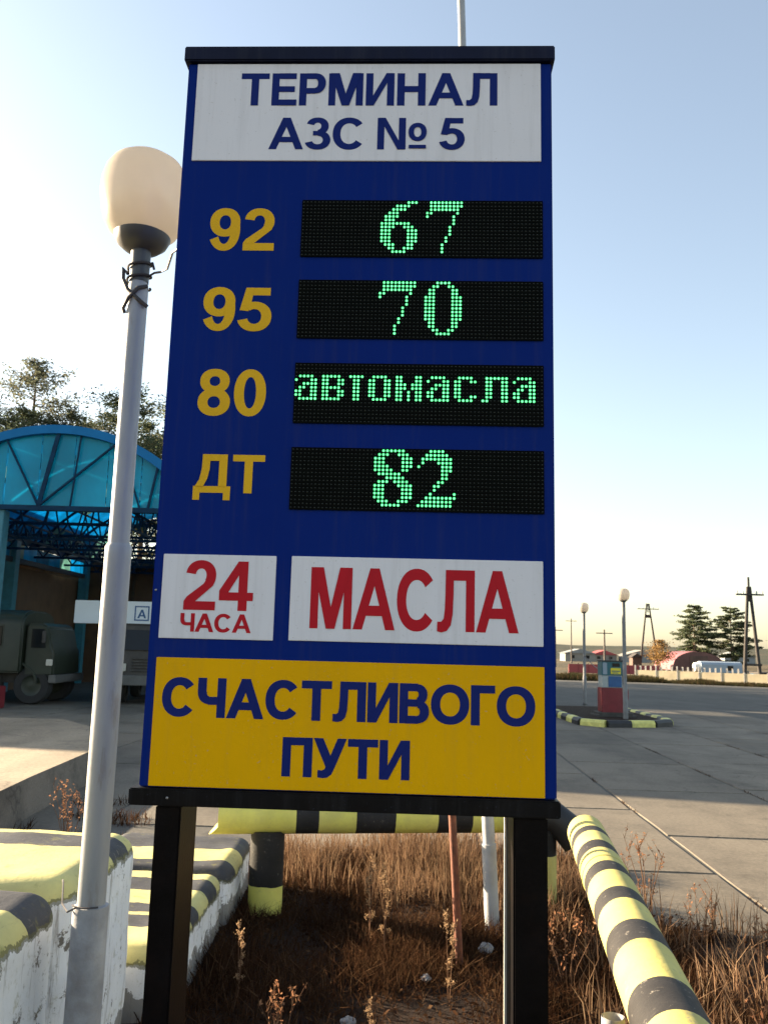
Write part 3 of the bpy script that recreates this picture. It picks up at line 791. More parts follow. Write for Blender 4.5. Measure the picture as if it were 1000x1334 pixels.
# painted concrete blocks
def block(name, x0, x1, y0, y1, h, mat, label, group, rz=0, r=.075, seed=0):
    cx, cy = (x0 + x1) / 2, (y0 + y1) / 2
    hx, hy, hz = (x1 - x0) / 2, (y1 - y0) / 2, (h + .12) / 2
    r = .10 if h > .5 else .085
    vs = []; fs = []; idx = {}
    def vid(p):
        k_ = (round(p[0], 5), round(p[1], 5), round(p[2], 5))
        if k_ not in idx:
            idx[k_] = len(vs)
            q = Vector(p); inn = Vector((max(-hx + r, min(hx - r, q.x)), max(-hy + r, min(hy - r, q.y)), max(-hz, min(hz - r, q.z))))
            d = q - inn
            if d.length > 1e-6: q = inn + d.normalized() * min(r, d.length)
            q.z += hz - .12
            n_ = mn.noise(q * 2.2 + Vector((seed * 7, 0, 0))) * .016 + mn.noise(q * 9 + Vector((seed, 3, 0))) * .005 + mn.noise(q * 26 + Vector((seed, 3, 0))) * .002
            q += (d.normalized() if d.length > 1e-6 else Vector((0, 0, 1))) * n_
            vs.append(tuple(q))
        return idx[k_]
    def ticks(a, n): # denser towards the ends
        m = 7; e = [-a + r * i / m for i in range(m)]
        mid = [-a + r + (2 * a - 2 * r) * i / n for i in range(n + 1)]
        return e + mid + [-x for x in reversed(e)]
    tx_, ty_, tz_ = ticks(hx, max(4, int(hx * 30))), ticks(hy, max(4, int(hy * 30))), ticks(hz, 18)
    def quad_grid(A, B, f):
        for a, b_ in zip(A[:-1], A[1:]):
            for c, d in zip(B[:-1], B[1:]):
                fs.append((vid(f(a, c)), vid(f(b_, c)), vid(f(b_, d)), vid(f(a, d))))
    quad_grid(tx_, ty_, lambda a, b_: (a, b_, hz))
    quad_grid(ty_, tz_, lambda a, b_: (hx, a, b_)); quad_grid(list(reversed(ty_)), tz_, lambda a, b_: (-hx, a, b_))
    quad_grid(tx_, tz_, lambda a, b_: (a, -hy, b_)); quad_grid(list(reversed(tx_)), tz_, lambda a, b_: (a, hy, b_))
    me = bpy.data.meshes.new(name); me.from_pydata(vs, [], fs)
    me.materials.append(mat); me.polygons.foreach_set('use_smooth', [True] * len(me.polygons)); me.update()
    o = bpy.data.objects.new(name, me); COL.objects.link(o); o.location = (cx, cy, 0); o.rotation_euler.z = rz
    return tag(o, label, 'concrete block', group)
GB = 'painted concrete blocks left of the sign'
def bm_(n_, stops, top, **k): return striped(n_, 'Y', stops, True, top, **k)
block('concrete_block', -3.0, -1.015, 2.15, 2.92, .85, bm_('block_paint_a', [(-.6, 1), (.12, 0), (.5, 0)], .77), 'nearest tall striped concrete block at the lower left corner', GB, seed=1, r=.085)
block('concrete_block', -3.1, -1.015, 2.975, 3.80, .85, bm_('block_paint_b', [(-.6, 1), (.07, 0), (.26, 1), (.6, 1)], .775), 'tall striped concrete block directly behind the lamp post base', GB, seed=2, r=.085)
block('concrete_block', -1.75, -.87, 3.86, 5.10, .36, bm_('block_paint_c', [(-.8, 1), (-.36, 0), (-.2, 1), (-.16, 0), (.0, 1), (.22, 0), (.42, 1), (.8, 1)], .275), 'low striped concrete block seen right behind the left sign leg', GB, seed=3)
block('concrete_block', -1.75, -.845, 5.13, 6.05, .36, bm_('block_paint_d', [(-.6, 0), (-.28, 1), (.02, 0), (.6, 0)], .275), 'low striped concrete block under the end of the cross pipe', GB, seed=4)

# ================================================================= PUMP ISLAND
isl = empty('pump_island', (5.6, 21.5, 0), 0, 'low kerbed pump island with black and yellow striped edge', 'kerb')
path = [(4.75, 25.2), (4.70, 23.2), (4.66, 21.5), (4.70, 19.85), (5.15, 19.45), (6.3, 19.75), (6.85, 20.3), (6.95, 21.2), (6.95, 25.2)]
P = [Vector((x - 5.6, y - 21.5, 0)) for x, y in path]
seg = []
for a, b_ in zip(P[:-1], P[1:]):
    n_ = max(1, int((b_ - a).length / .42))
    for i in range(n_): seg.append((a.lerp(b_, i / n_), a.lerp(b_, (i + 1) / n_)))
yk = simple('kerb_yellow', (.62, .58, .17), .6, var=.2, sc_=9, dirt=(.25, .22, .12), dirt_amt=.6)
bk = simple('kerb_black', (.02, .02, .022), .6, var=.3, sc_=9)
for i, (a, b_) in enumerate(seg):
    m = MB(); t = (b_ - a).normalized(); s_ = Vector((t.y, -t.x, 0)) * .11
    prof = [(-1, -.05), (-1, .09), (-.6, .15), (.6, .15), (1, .09), (1, -.05)]
    vs = [p + s_ * u + Vector((0, 0, z)) for p in (a + t * .004, b_ - t * .004) for u, z in prof]
    fs = [(j, j + 1, j + 7, j + 6) for j in range(5)] + [(5, 4, 3, 2, 1, 0), (6, 7, 8, 9, 10, 11)]
    m.add(vs, fs); m.build('kerb_stone', yk if i % 2 else bk, isl)
m = MB(); m.add([(p.x * .96, p.y, .10) for p in P], [tuple(range(len(P)))]); m.build('island_top', M['soil'], isl)

pump = empty('fuel_pump', (5.82, 21.55, 0), 0, 'old fuel pump with red base, blue middle and yellow label on the island', 'fuel pump')
b = MB(); b.box(-.42, .55, -.35, .4, .0, .14); b.box(-.36, .48, -.30, .36, .14, .20); b.build('plinth', M['step_dark'], pump, bevel=.01)
b = MB(); b.box(-.27, .27, -.22, .22, .20, .80); b.build('base_cabinet', M['red_paint'], pump, bevel=.012)
b = MB(); b.box(-.25, .255, -.20, .20, .803, 1.10); b.build('middle_body', M['pale_paint'], pump, bevel=.008)
b = MB(); b.box(-.10, .23, -.212, -.2005, .82, 1.085); b.build('front_panel', M['blue_paint'], pump, bevel=.003)
b = MB(); b.box(-.26, .265, -.21, .21, 1.103, 1.44); b.build('head', M['teal_paint'], pump, bevel=.01)
b = MB(); b.box(-.27, .275, -.22, .22, 1.443, 1.475); b.build('cap', M['step_dark'], pump, bevel=.006)
b = MB(); b.box(-.235, -.13, -.216, -.2105, 1.13, 1.42); b.build('side_strip', M['wagon_blue'], pump)
b = MB(); b.box(-.04, .21, -.222, -.211, 1.14, 1.29); lb = b.build('label', M['yellow_label'], pump, bevel=.002)
b = MB(); b.box(-.02, .19, -.2235, -.2222, 1.20, 1.225); b.box(.0, .15, -.2235, -.2222, 1.16, 1.18); b.build('lettering', M['teal_paint'], lb)
b = MB(); b.box(.0, .19, -.216, -.2105, 1.32, 1.41); b.build('window', M['dark_glass'], pump)
b = MB()
b.tube([(.28, -.05, .95), (.36, -.06, .9), (.42, -.06, .72), (.41, -.06, .52), (.36, -.06, .42), (.31, -.06, .5), (.30, -.06, .66), (.30, -.06, .8)], .025, 8)
b.build('hose', M['red_paint'], pump, smooth=True)
b = MB(); b.tube([(.285, -.06, .78), (.30, -.07, .95)], .03, 8); b.build('nozzle', M['step_dark'], pump, smooth=True)
b = MB(); b.tube([(.0, 0, 1.47), (.0, 0, 1.56)], .015, 6); b.build('pipe', M['wire'], pump)

# ================================================================= CANOPY
CX, Y0, Y1, RAD, ZC = -8.0, 20.0, 33.5, 4.42, 6.80
HALF = 3.72; ZE = 4.66
zc0 = ZC - RAD
amax = math.asin(HALF / RAD)
ZE = zc0 + RAD * math.cos(amax)
can = empty('canopy', (CX, Y0, 0), 0, 'barrel vaulted blue translucent canopy over the forecourt, near bay', 'canopy')
def arcpt(t, r=RAD): return Vector((r * math.sin(t), 0, zc0 + r * math.cos(t)))
# fascia arch
b = MB(); n_ = 40
vs = []; fs = []
for i in range(n_ + 1):
    t = -amax + 2 * amax * i / n_
    for r, y in ((RAD - .18, -.10), (RAD + .03, -.10), (RAD + .03, .16), (RAD - .18, .16)):
        p = arcpt(t, r); vs.append((p.x, y, p.z))
for i in range(n_):
    for k_ in range(4):
        k2 = (k_ + 1) % 4
        fs.append((i * 4 + k_, i * 4 + k2, (i + 1) * 4 + k2, (i + 1) * 4 + k_))
b.add(vs, fs); b.build('fascia', M['fascia_blue'], can)
b = MB(); b.bar((-HALF, -.0, ZE), (HALF, 0, ZE), .16, .12); b.build('tie_beam', M['truss_blue'], can)
# gable panes: vertical strips
ng = 9
for i in range(ng):
    x0 = -HALF + 2 * HALF * i / ng + .01; x1 = -HALF + 2 * HALF * (i + 1) / ng - .01
    b = MB(); vs = []
    m_ = 5
    top = [(x0 + (x1 - x0) * j / m_) for j in range(m_ + 1)]
    ring = [(x0, ZE + .05), (x1, ZE + .05)] + [(x, max(ZE + .06, zc0 + math.sqrt(RAD ** 2 - x * x) - .01)) for x in reversed(top)]
    b.add([(x, .05, z) for x, z in ring] + [(x, .065, z) for x, z in ring],
          [tuple(range(len(ring))), tuple(reversed(range(len(ring), 2 * len(ring))))] +
          [(j, j + len(ring), (j + 1) % len(ring) + len(ring), (j + 1) % len(ring)) for j in range(len(ring))])
    b.build('gable_pane', M['gable_sheet'], can)
# fan struts in front of the gable
b = MB()
nodeX = -.35
for t in (-.30, .0, .34):
    p = arcpt(t, RAD - .16); b.bar((nodeX, -.03, ZE + .05), (p.x, -.03, p.z), .06 if t != .0 else .10, .04)
for t0, x0 in ((.62, 2.3), (.37, 2.1), (-.7, -2.9), (-.33, -2.7), (.13, .42)):
    p = arcpt(t0, RAD - .16); b.bar((x0, -.03, ZE + .05), (p.x, -.03, p.z), .055 if x0 != .42 else .035, .04)
b.build('gable_strut', M['truss_blue'], can)
# frames along the vault
ny_ = 13
for f_ in range(1, 6):
    y = (Y1 - Y0) * f_ / 5 - .02
    b = MB(); n_ = 16
    for i in range(n_):
        b.bar(arcpt(-amax + 2 * amax * i / n_, RAD - .12) + Vector((0, y, 0)), arcpt(-amax + 2 * amax * (i + 1) / n_, RAD - .12) + Vector((0, y, 0)), .07, .07)
    b.bar((-HALF, y, ZE), (HALF, y, ZE), .08)
    b.bar((-HALF, y, ZE - .42), (HALF, y, ZE - .42), .07)
    for i in range(12):
        x = -HALF + 2 * HALF * i / 12; xm = x + HALF / 12
        b.bar((x, y, ZE), (xm, y, ZE - .42), .04); b.bar((xm, y, ZE - .42), (x + HALF / 6, y, ZE), .04)
        if i % 2 == 0:
            p = arcpt(math.asin(max(-1, min(1, xm / (RAD - .12)))), RAD - .12); b.bar((x, y, ZE), (xm, y, p.z), .04); b.bar((xm, y, p.z), (x + HALF / 6, y, ZE), .04)
    b.build('truss', M['truss_blue'], can)
b = MB()
for i in range(11):
    t = -amax + 2 * amax * i / 10; p = arcpt(t, RAD - .06)
    b.bar((p.x, 0, p.z), (p.x, Y1 - Y0, p.z), .06, .06)
for s_ in (-1, 1):
    b.bar((s_ * HALF, 0, ZE), (s_ * HALF, Y1 - Y0, ZE), .16, .22)
    for i in range(24):
        y = (Y1 - Y0) * i / 24; h2 = (Y1 - Y0) / 24
        b.bar((s_ * HALF * .5, y, ZE), (s_ * HALF * .5, y + h2 / 2, ZE - .42), .04); b.bar((s_ * HALF * .5, y + h2 / 2, ZE - .42), (s_ * HALF * .5, y + h2, ZE), .04)
    b.bar((s_ * HALF * .5, 0, ZE), (s_ * HALF * .5, Y1 - Y0, ZE), .05); b.bar((s_ * HALF * .5, 0, ZE - .42), (s_ * HALF * .5, Y1 - Y0, ZE - .42), .05)
b.build('purlins', M['truss_blue'], can)
# roof panes
na = 10; dy = (Y1 - Y0) / ny_
da = 2 * amax / na
b = MB(); w2 = RAD * da / 2 - .012
b.box(-w2, w2, -dy / 2 + .012, dy / 2 - .012, -.006, .006)
proto = b.build('roof_pane', M['blue_sheet'], can); pd = proto.data; pd2 = pd.copy(); pd2.materials[0] = M['pale_sheet']
first = True
for i in range(na):
    t = -amax + da * (i + .5); p = arcpt(t, RAD * math.cos(da / 2))
    for j in range(ny_):
        o = proto if first else bpy.data.objects.new('roof_pane', pd)
        if not first: COL.objects.link(o); o.parent = can
        first = False
        if random.random() < .2: o.data = pd2
        o.location = (p.x, dy * (j + .5), p.z); o.rotation_euler = (0, t, 0)
# clerestory strip of panes on the left eave
b = MB(); b.box(-.008, .008, -dy / 2 + .02, dy / 2 - .02, 0, .44); cp = b.build('side_pane', M['blue_sheet'], can); cd = cp.data; cd2 = cd.copy(); cd2.materials[0] = M['pale_sheet']
for j in range(ny_):
    o = cp if j == 0 else bpy.data.objects.new('side_pane', cd)
    if j: COL.objects.link(o); o.parent = can
    if j % 4 == 2: o.data = cd2
    o.location = (-HALF, dy * (j + .5), ZE - .58); o.rotation_euler = (0, 0, 0)
b = MB(); b.bar((-HALF, 0, ZE - .66), (-HALF, Y1 - Y0, ZE - .66), .14, .16); b.build('eave_beam', M['truss_dark'], can)
# columns
for x, y in ((-1.32, .15), (HALF - .3, .2), (-HALF, 6.5), (HALF, 6.5), (-HALF, 13), (HALF, 13)):
    b = MB(); b.box(x - .16, x + .16, y - .16, y + .16, 0, ZE - .06); b.build('column', M['column_blue'], can, bevel=.01)
b = MB(); b.box(-1.62, -.93, -.25, .5, 0, .52); b.build('column_base', M['red_paint'], can, bevel=.02)
# second bay to the left (outside the frame mostly): plain vault with trusses
can2 = empty('canopy', (CX - 2 * HALF - .1, Y0, 0), 0, 'second vaulted bay of the blue canopy, at the left edge of the frame', 'canopy')
b = MB(); n_ = 20; vs = []; fs = []
for i in range(n_ + 1):
    t = -amax + 2 * amax * i / n_; p = arcpt(t)
    vs += [(p.x, 0, p.z), (p.x, Y1 - Y0, p.z), (p.x * .998, 0, p.z - .02), (p.x * .998, Y1 - Y0, p.z - .02)]
for i in range(n_):
    a_ = i * 4
    fs += [(a_, a_ + 1, a_ + 5, a_ + 4), (a_ + 2, a_ + 6, a_ + 7, a_ + 3), (a_, a_ + 4, a_ + 6, a_ + 2), (a_ + 1, a_ + 3, a_ + 7, a_ + 5)]
b.add(vs, fs); b.build('roof_sheet', M['blue_sheet'], can2)
b = MB(); b.bar((-HALF, 0, ZE), (HALF - .1, 0, ZE), .16, .2)
for x in (-HALF + .2, 0): b.box(x - .15, x + .15, 0.1, .4, 0, ZE)
b.build('frame', M['truss_blue'], can2)
b = MB(); vs = []
ring = [(-HALF, ZE), (HALF - .1, ZE)] + [(arcpt(amax - 2 * amax * j / 16).x, arcpt(amax - 2 * amax * j / 16).z) for j in range(1, 17)]
b.add([(x, .06, z) for x, z in ring], [tuple(range(len(ring)))]); b.build('gable_sheet', M['gable_sheet'], can2)

can3 = copy_tree(can2); can3.location.x -= 2 * HALF + .1  # unseen extra bay, added so its shadow reaches the yard
can3['label'] = 'unseen third bay of the blue canopy, added left of the frame for its shadow'
# station building behind
st_ = empty('station_building', (-11, 34, 0), 0, 'dark brown station building in the shade behind the canopy', 'building')
b = MB(); b.box(-11, 11.5, .2, 7, -.1, 4.6); b.build('wall', M['brown_wall'], st_, bevel=.02)
b = MB(); b.box(-1.25, -.95, -12.5, .19, -.1, 3.96); b.build('side_wall', M['brown_wall'], st_, bevel=.02)
b = MB(); b.box(-11.3, 11.8, -.3, 7.3, 4.6, 4.85); b.build('roof', M['brown_trim'], st_, bevel=.02)
for x in (-8, -4.5, 5.6, 8.8):
    b = MB(); b.box(x - .7, x + .7, .12, .2, 1.0, 2.5); f_ = b.build('window', M['brown_trim'], st_)
    b = MB(); b.box(x - .6, x - .04, .10, .118, 1.1, 2.4); b.box(x + .04, x + .6, .10, .118, 1.1, 2.4); b.build('pane', M['dark_glass'], f_)
b = MB(); b.box(1.0, 2.0, .12, .2, 0, 2.2); b.build('door', M['brown_trim'], st_)
for i in range(12):
    x = -10.5 + i * 1.9
    b = MB(); b.box(x - .06, x + .06, .13, .2, 0, 4.6); b.build('pilaster', M['brown_trim'], st_)

# white board with icon, hanging under the canopy
bd = empty('signboard', (-7.65, 23.0, 0), 0, 'white signboard with a small blue icon hanging under the canopy', 'sign')
b = MB(); b.box(-.70, 1.5, -.03, .03, 2.10, 2.72); pn = b.build('board', M['board_white'], bd, bevel=.01)
icx = 1.14
b = MB()
for a in ((icx - .2, icx + .2, 2.20, 2.235), (icx - .2, icx + .2, 2.565, 2.60)): b.box(a[0], a[1], -.036, -.0302, a[2], a[3])
for a in ((icx - .2, icx - .165, 2.2355, 2.5645), (icx + .165, icx + .2, 2.2355, 2.5645)): b.box(a[0], a[1], -.036, -.0302, a[2], a[3])
b.build('icon_frame', M['blue_paint'], pn)
lettering('icon_lettering', 'А', icx - .12, icx + .12, .30, .53, M['blue_paint'], pn, -.0305, 2.80)
b = MB(); b.tube([(.12, .05, 0), (.12, .05, 3.0)], .035, 10); b.build('post', M['grey_bumper'], bd, smooth=True)
b = MB(); b.tube([(1.42, .05, 0), (1.42, .05, 2.7)], .035, 10); b.build('post', M['grey_bumper'], bd, smooth=True)

# bollard-like dispenser column
bl = empty('bollard', (-6.93, 21.3, 0), 0, 'dark blue bollard with a yellow cap between the two parked vehicles', 'bollard')
b = MB(); b.box(-.11, .11, -.11, .11, 0, .92); b.build('body', M['blue_paint'], bl, bevel=.01)
b = MB(); b.box(-.12, .12, -.12, .12, .923, 1.08); b.build('cap', M['yellow_label'], bl, bevel=.02)

# ---------------- vehicles
def wheel(parent, x, y, r, w, steer=0):
    b = MB()
    pr = [(r * .55, -w / 2), (r * .93, -w / 2), (r, -w * .32), (r, w * .32), (r * .93, w / 2), (r * .55, w / 2)]
    vs = []; fs = []; n = 24
    for rr, yy in pr:
        for k_ in range(n):
            a = 2 * math.pi * k_ / n; vs.append((rr * math.cos(a), yy, rr * math.sin(a)))
    for i in range(len(pr) - 1):
        for k_ in range(n):
            k2 = (k_ + 1) % n; fs.append((i * n + k_, i * n + k2, (i + 1) * n + k2, (i + 1) * n + k_))
    b.add(vs, fs); t = b.build('wheel', M['tyre'], parent, smooth=True, loc=(x, y, r)); t.rotation_euler.z = steer
    b = MB(); vs = []; fs = []
    pr2 = [(r * .56, -w * .42), (r * .40, -w * .30), (r * .18, -w * .36), (.01, -w * .38)]
    for rr, yy in pr2:
        for k_ in range(n):
            a = 2 * math.pi * k_ / n; vs.append((rr * math.cos(a), yy, rr * math.sin(a)))
    for i in range(len(pr2) - 1):
        for k_ in range(n):
            k2 = (k_ + 1) % n; fs.append((i * n + k_, i * n + k2, (i + 1) * n + k2, (i + 1) * n + k_))
    b.add(vs, fs); b.build('rim', M['olive_paint'], t, smooth=True)
    return t
def prism(prof, y0, y1):
    """profile in x,z extruded along y"""
    b = MB(); n = len(prof)
    b.add([(x, y0, z) for x, z in prof] + [(x, y1, z) for x, z in prof],
          [tuple(range(n)), tuple(reversed(range(n, 2 * n)))] + [((i + 1) % n, i, i + n, (i + 1) % n + n) for i in range(n)])
    return b
tk = empty('parked_truck', (-8.98, 21.6, 0), 0, 'dark olive truck with rounded box body parked under the canopy at left', 'truck')
# box body, rounded roof section across y
b = MB(); prof = [(-1.05, .78), (-1.05, 2.0), (-.98, 2.2), (-.8, 2.32), (-.4, 2.38), (.4, 2.38), (.8, 2.32), (.98, 2.2), (1.05, 2.0), (1.05, .78)]
n = len(prof)
b.add([(-2.6, y + 1, z) for y, z in prof] + [(-.12, y + 1, z) for y, z in prof],
      [tuple(range(n)), tuple(reversed(range(n, 2 * n)))] + [((i + 1) % n, i, i + n, (i + 1) % n + n) for i in range(n)])
b.build('body', M['olive_paint'], tk, bevel=.05, seg=3)
for x in (-2.1, -1.45, -.8):
    b = MB(); b.box(x - .17, x + .17, -.065, -.045, 1.45, 1.95); f_ = b.build('window', M['dark_glass'], tk, bevel=.01)
    b = MB(); b.box(x - .2, x + .2, -.055, -.040, 1.41, 1.99); b.build('frame', M['olive_paint'], f_)
b = prism([(-.08, .70), (-.08, 2.02), (.30, 2.05), (.48, 1.95), (.60, 1.45), (.66, 1.35), (.70, .72)], .08, 1.92); b.build('cab', M['olive_paint'], tk, bevel=.05, seg=3)
b = MB(); b.add([(.07, .066, 1.42), (.45, .066, 1.42), (.38, .066, 1.9), (.07, .066, 1.9)], [(0, 1, 2, 3)]); b.build('door_window', M['dark_glass'], tk)
b = MB(); b.box(.60, .80, .0, 2.0, .55, .75); b.build('bumper', M['grey_bumper'], tk, bevel=.02)
b = MB(); b.box(.50, .66, .03, .075, .98, 1.14); b.build('side_lamp', M['lamp_glass'], tk, bevel=.01)
b = MB(); b.box(.42, .46, -.16, -.0, 1.55, 1.85); b.build('mirror', M['step_dark'], tk, bevel=.01)
b = MB(); b.box(-2.5, .6, .35, 1.65, .52, .775); b.build('chassis', M['step_dark'], tk, bevel=.02)
b = MB(); b.box(-1.4, -.7, .06, .5, .40, .76); b.build('fuel_tank', M['step_dark'], tk, bevel=.04)
b = MB(); b.tube([(-.32 + .60 * math.cos(a), .10, .48 + .56 * math.sin(a)) for a in np.linspace(.1, 3.04, 12)], .04, 6); b.build('wheel_arch', M['olive_paint'], tk, smooth=True)
for x in (.15, -2.0):
    for y in (.24, 1.76): wheel(tk, x, y, .47, .3)

vn = empty('parked_truck', (-6.1, 22.6, 0), R_(8), 'dark brown vehicle with grey bumper parked facing out, half hidden by the lamp post', 'truck')
b = MB(); prof = [(-1.0, .55), (-1.0, 1.35), (-.92, 2.0), (-.8, 2.12), (.8, 2.12), (.92, 2.0), (1.0, 1.35), (1.0, .55)]
n = len(prof)
b.add([(x, .1, z) if z < 1.4 else (x, .25, z) for x, z in prof] + [(x, 4.6, z) for x, z in prof],
      [tuple(range(n)), tuple(reversed(range(n, 2 * n)))] + [((i + 1) % n, i, i + n, (i + 1) % n + n) for i in range(n)])
b.build('body', M['dark_vehicle'], vn, bevel=.05, seg=3)
for s_ in (-1, 1):
    x0, x1 = sorted((s_ * .05, s_ * .82))
    b = MB(); b.add([(x0, .075, 1.42), (x1, .075, 1.42), (x1 * .96, .205, 1.95), (x0, .205, 1.95)], [(0, 1, 2, 3)]); b.build('windscreen', M['dark_glass'], vn)
    b = MB(); b.box(s_ * .75 - .13, s_ * .75 + .13, .04, .10, .86, 1.06); b.build('headlight', M['lamp_glass'], vn, bevel=.01)
b = MB(); b.box(-1.02, 1.02, -.10, .09, .5, .76); b.build('bumper', M['grey_bumper'], vn, bevel=.02)
b = MB()
for i in range(5): b.box(-.5, .5, .05, .09, .86 + i * .08, .90 + i * .08)
b.build('grille', M['step_dark'], vn)
for x in (-.82, .82):
    for y in (.9, 3.6):
        t = wheel(vn, x, y, .42, .26, R_(90))

# ================================================================= FAR RIGHT
# low concrete fence
fn = empty('fence', (16.5, 55, 0), R_(-33), 'low cream concrete fence with short posts along the far road edge', 'fence')
L_ = 8.4; npan = 8
for i in range(npan):
    x = L_ * i / npan * 1.25
    b = MB(); b.box(x + .04, x + L_ * 1.25 / npan - .04, -.05, .05, -.1, .64); b.build('panel', M['fence_cream'], fn, bevel=.01)
    b = MB(); b.box(x - .035, x + .035, -.07, .07, -.1, .95 if i < 5 else .72); b.build('post', M['fence_post'], fn, bevel=.01)
    if i < 5:
        for j in range(1, 4):
            xx = x + j * L_ * 1.25 / npan / 4
            b = MB(); b.box(xx - .05, xx + .05, -.03, .03, .645, .92); b.build('picket', M['fence_post'], fn)
# power poles
def apole(loc, H, sp, label, rz=0, xa=1.4, ext=0):
    r = empty('power_pole', loc, rz, label, 'power pole', 'A-frame power poles by the far road')
    for s_ in (-1, 1):
        b = MB(); b.tube([(s_ * sp / 2, 0, -.2), (s_ * sp * .06, 0, H * (1 - ext))], [.16 if H > 7.5 else .12, .09], 10)
        b.build('leg', M['creosote'], r, smooth=True)
    b = MB(); b.tube([(0, 0, H * .86 - ext * H * .6), (0, 0, H)], .07, 8); b.build('top_piece', M['creosote'], r, smooth=True)
    b = MB(); b.bar((-xa, -.12, H * .915 - ext * H * .9), (xa, -.12, H * .915 - ext * H * .9), .10, .10); b.build('crossarm', M['creosote'], r)
    b = MB(); b.bar((-sp * .12, 0, H * .80), (sp * .12, 0, H * .80), .12, .4); b.build('tie_block', M['creosote'], r)
    b = MB(); b.bar((-sp * .52, -.1, H * .18), (sp * .52, -.1, H * .18), .13, .13); b.build('lower_brace', M['creosote'], r)
    for x in (-xa * .92, -xa * .5, xa * .5, xa * .92):
        b = MB(); b.tube([(x, -.12, H * .915 - ext * H * .9 + .05), (x, -.12, H * .915 - ext * H * .9 + .22)], .045, 6); b.build('insulator', M['pale_paint'], r)
    return r
apole((34.8, 110, 0), 8.2, 2.4, 'A-frame power pole nearer the sign, left of the two pines')
apole((22.75, 52, 0), 6.55, 1.05, 'taller A-frame power pole at the right edge beside the blue container', xa=.85, ext=.09)
for i, (x, y, h) in enumerate(((24.3, 92, 4.2), (31.5, 140, 7.2), (20.6, 100, 4.6))):
    r = empty('power_pole', (x, y, 0), 0, ['thin single pole with crossarm just above the fuel pump', 'distant single pole with crossarm behind the farther lamp', 'single pole with crossarm just right of the sign edge'][i], 'power pole')
    b = MB(); b.tube([(0, 0, -.2), (0, 0, h)], [.13, .08], 8); b.build('post', M['wood_grey'], r, smooth=True)
    b = MB(); b.bar((-.9, 0, h - .4), (.9, 0, h - .4), .1); b.build('crossarm', M['wood_grey'], r)

# hangar
hg = empty('hangar', (37.5, 100, 0), R_(-8), 'round roofed maroon hangar behind the fence below the left pine', 'building')
n_ = 18; vs = []; fs = []
for i in range(n_ + 1):
    t = math.pi * i / n_; x = -3.0 * math.cos(t); z = 2.25 * math.sin(t) ** .8 - .1
    vs += [(x, 0, z), (x, 12, z)]
for i in range(n_): fs.append((2 * i, 2 * i + 1, 2 * i + 3, 2 * i + 2))
b = MB(); b.add(vs, fs); b.build('roof', M['maroon_roof'], hg, smooth=True)
b = MB(); b.add([(v[0] * .985, .05, v[2] * .98) for v in vs[::2]], [tuple(range(n_ + 1))]); b.build('wall', M['maroon_end'], hg)
b = MB(); b.box(-1.0, 1.0, -.02, .04, 0, 1.6); b.build('door', M['shed_brown'], hg)
wg = empty('site_wagon', (36.2, 92, 0), 0, 'grey blue site wagon with a bright white rounded end behind the fence', 'wagon')
b = MB(); prof = [(-.7, -.1), (-.7, .75), (-.5, .98), (0, 1.08), (.5, .98), (.7, .75), (.7, -.1)]
n = len(prof)
b.add([(-1.7, y, z) for y, z in prof] + [(2.7, y, z) for y, z in prof], [tuple(range(n)), tuple(reversed(range(n, 2 * n)))] + [((i + 1) % n, i, i + n, (i + 1) % n + n) for i in range(n)])
b.build('body', M['wagon_blue'], wg)
b = MB(); b.tube([(-2.25, 0, .42), (-1.71, 0, .42)], [.46, .6], 20); b.build('end', M['wagon_white'], wg, smooth=True)
b = MB(); b.box(1.1, 1.7, -.74, -.702, .15, .65); b.build('window', M['dark_glass'], wg)
ct = empty('container', (24.3, 53, 0), 0, 'bright blue container at the right edge of the frame behind the far road', 'container')
b = MB(); b.box(-.9, 3.5, -.8, .8, 0, .62); b.build('body', M['bright_blue'], ct, bevel=.02)
b = MB(); b.box(-.95, 3.55, -.85, .85, .62, .74); b.build('roof', M['creosote'], ct, bevel=.02)
sh = empty('shed', (30.8, 102, 0), 0, 'small dark brown shed between the fuel pump and the A-frame pole', 'shed')
b = MB(); b.box(-.5, .5, 0, 1.4, 0, 1.25); b.build('wall', M['shed_brown'], sh)
b = prism([(-.7, 1.24), (0, 1.75), (.7, 1.24)], -.15, 1.6); b.build('roof', M['creosote'], sh)
# low red-roofed sheds and settlement houses
def house(x, y, w, d, h, rh, wm, rm, label, rz=0):
    r = empty('house', (x, y, 0), rz, label, 'house', 'houses of the far settlement')
    b = MB(); b.box(-w / 2, w / 2, 0, d, -.2, h); b.build('wall', wm, r)
    b = prism([(-w / 2 - .3, h), (0, h + rh), (w / 2 + .3, h)], -.3, d + .3); b.build('roof', rm, r)
    nw = max(1, int(w / 2.4))
    for i in range(nw):
        xx = -w / 2 + w * (i + .5) / nw
        b = MB(); b.box(xx - .35, xx + .35, -.04, -.001, h * .35, h * .75); b.build('window', M['dark_glass'], r)
b = MB()
rf = empty('fence', (15.5, 70, 0), R_(4), 'long low red fence right of the sign, beyond the dark weeds', 'fence')
for i in range(9):
    b = MB(); b.box(i * .85, i * .85 + .82, -.03, .03, 0, .72); b.build('panel', M['house_red'], rf)
    b = MB(); b.box(i * .85 + .8, i * .85 + .87, .031, .09, 0, .8); b.build('post', M['creosote'], rf)
house(40, 170, 6, 5, 1.5, .9, M['house_pale'], M['house_grey'], 'pale far house left of the farther lamp under the hills')
house(47, 178, 5, 5, 1.3, 1.0, M['house_pale'], M['house_red'], 'small far house with red roof just right of the farther lamp')
house(54, 175, 7, 5, 1.4, 1.1, M['house_grey'], M['house_pale'], 'wide grey far house directly above the fuel pump')
house(62, 182, 6, 5, 1.5, 1.0, M['house_pale'], M['house_grey'], 'pale far house right of the nearer lamp')
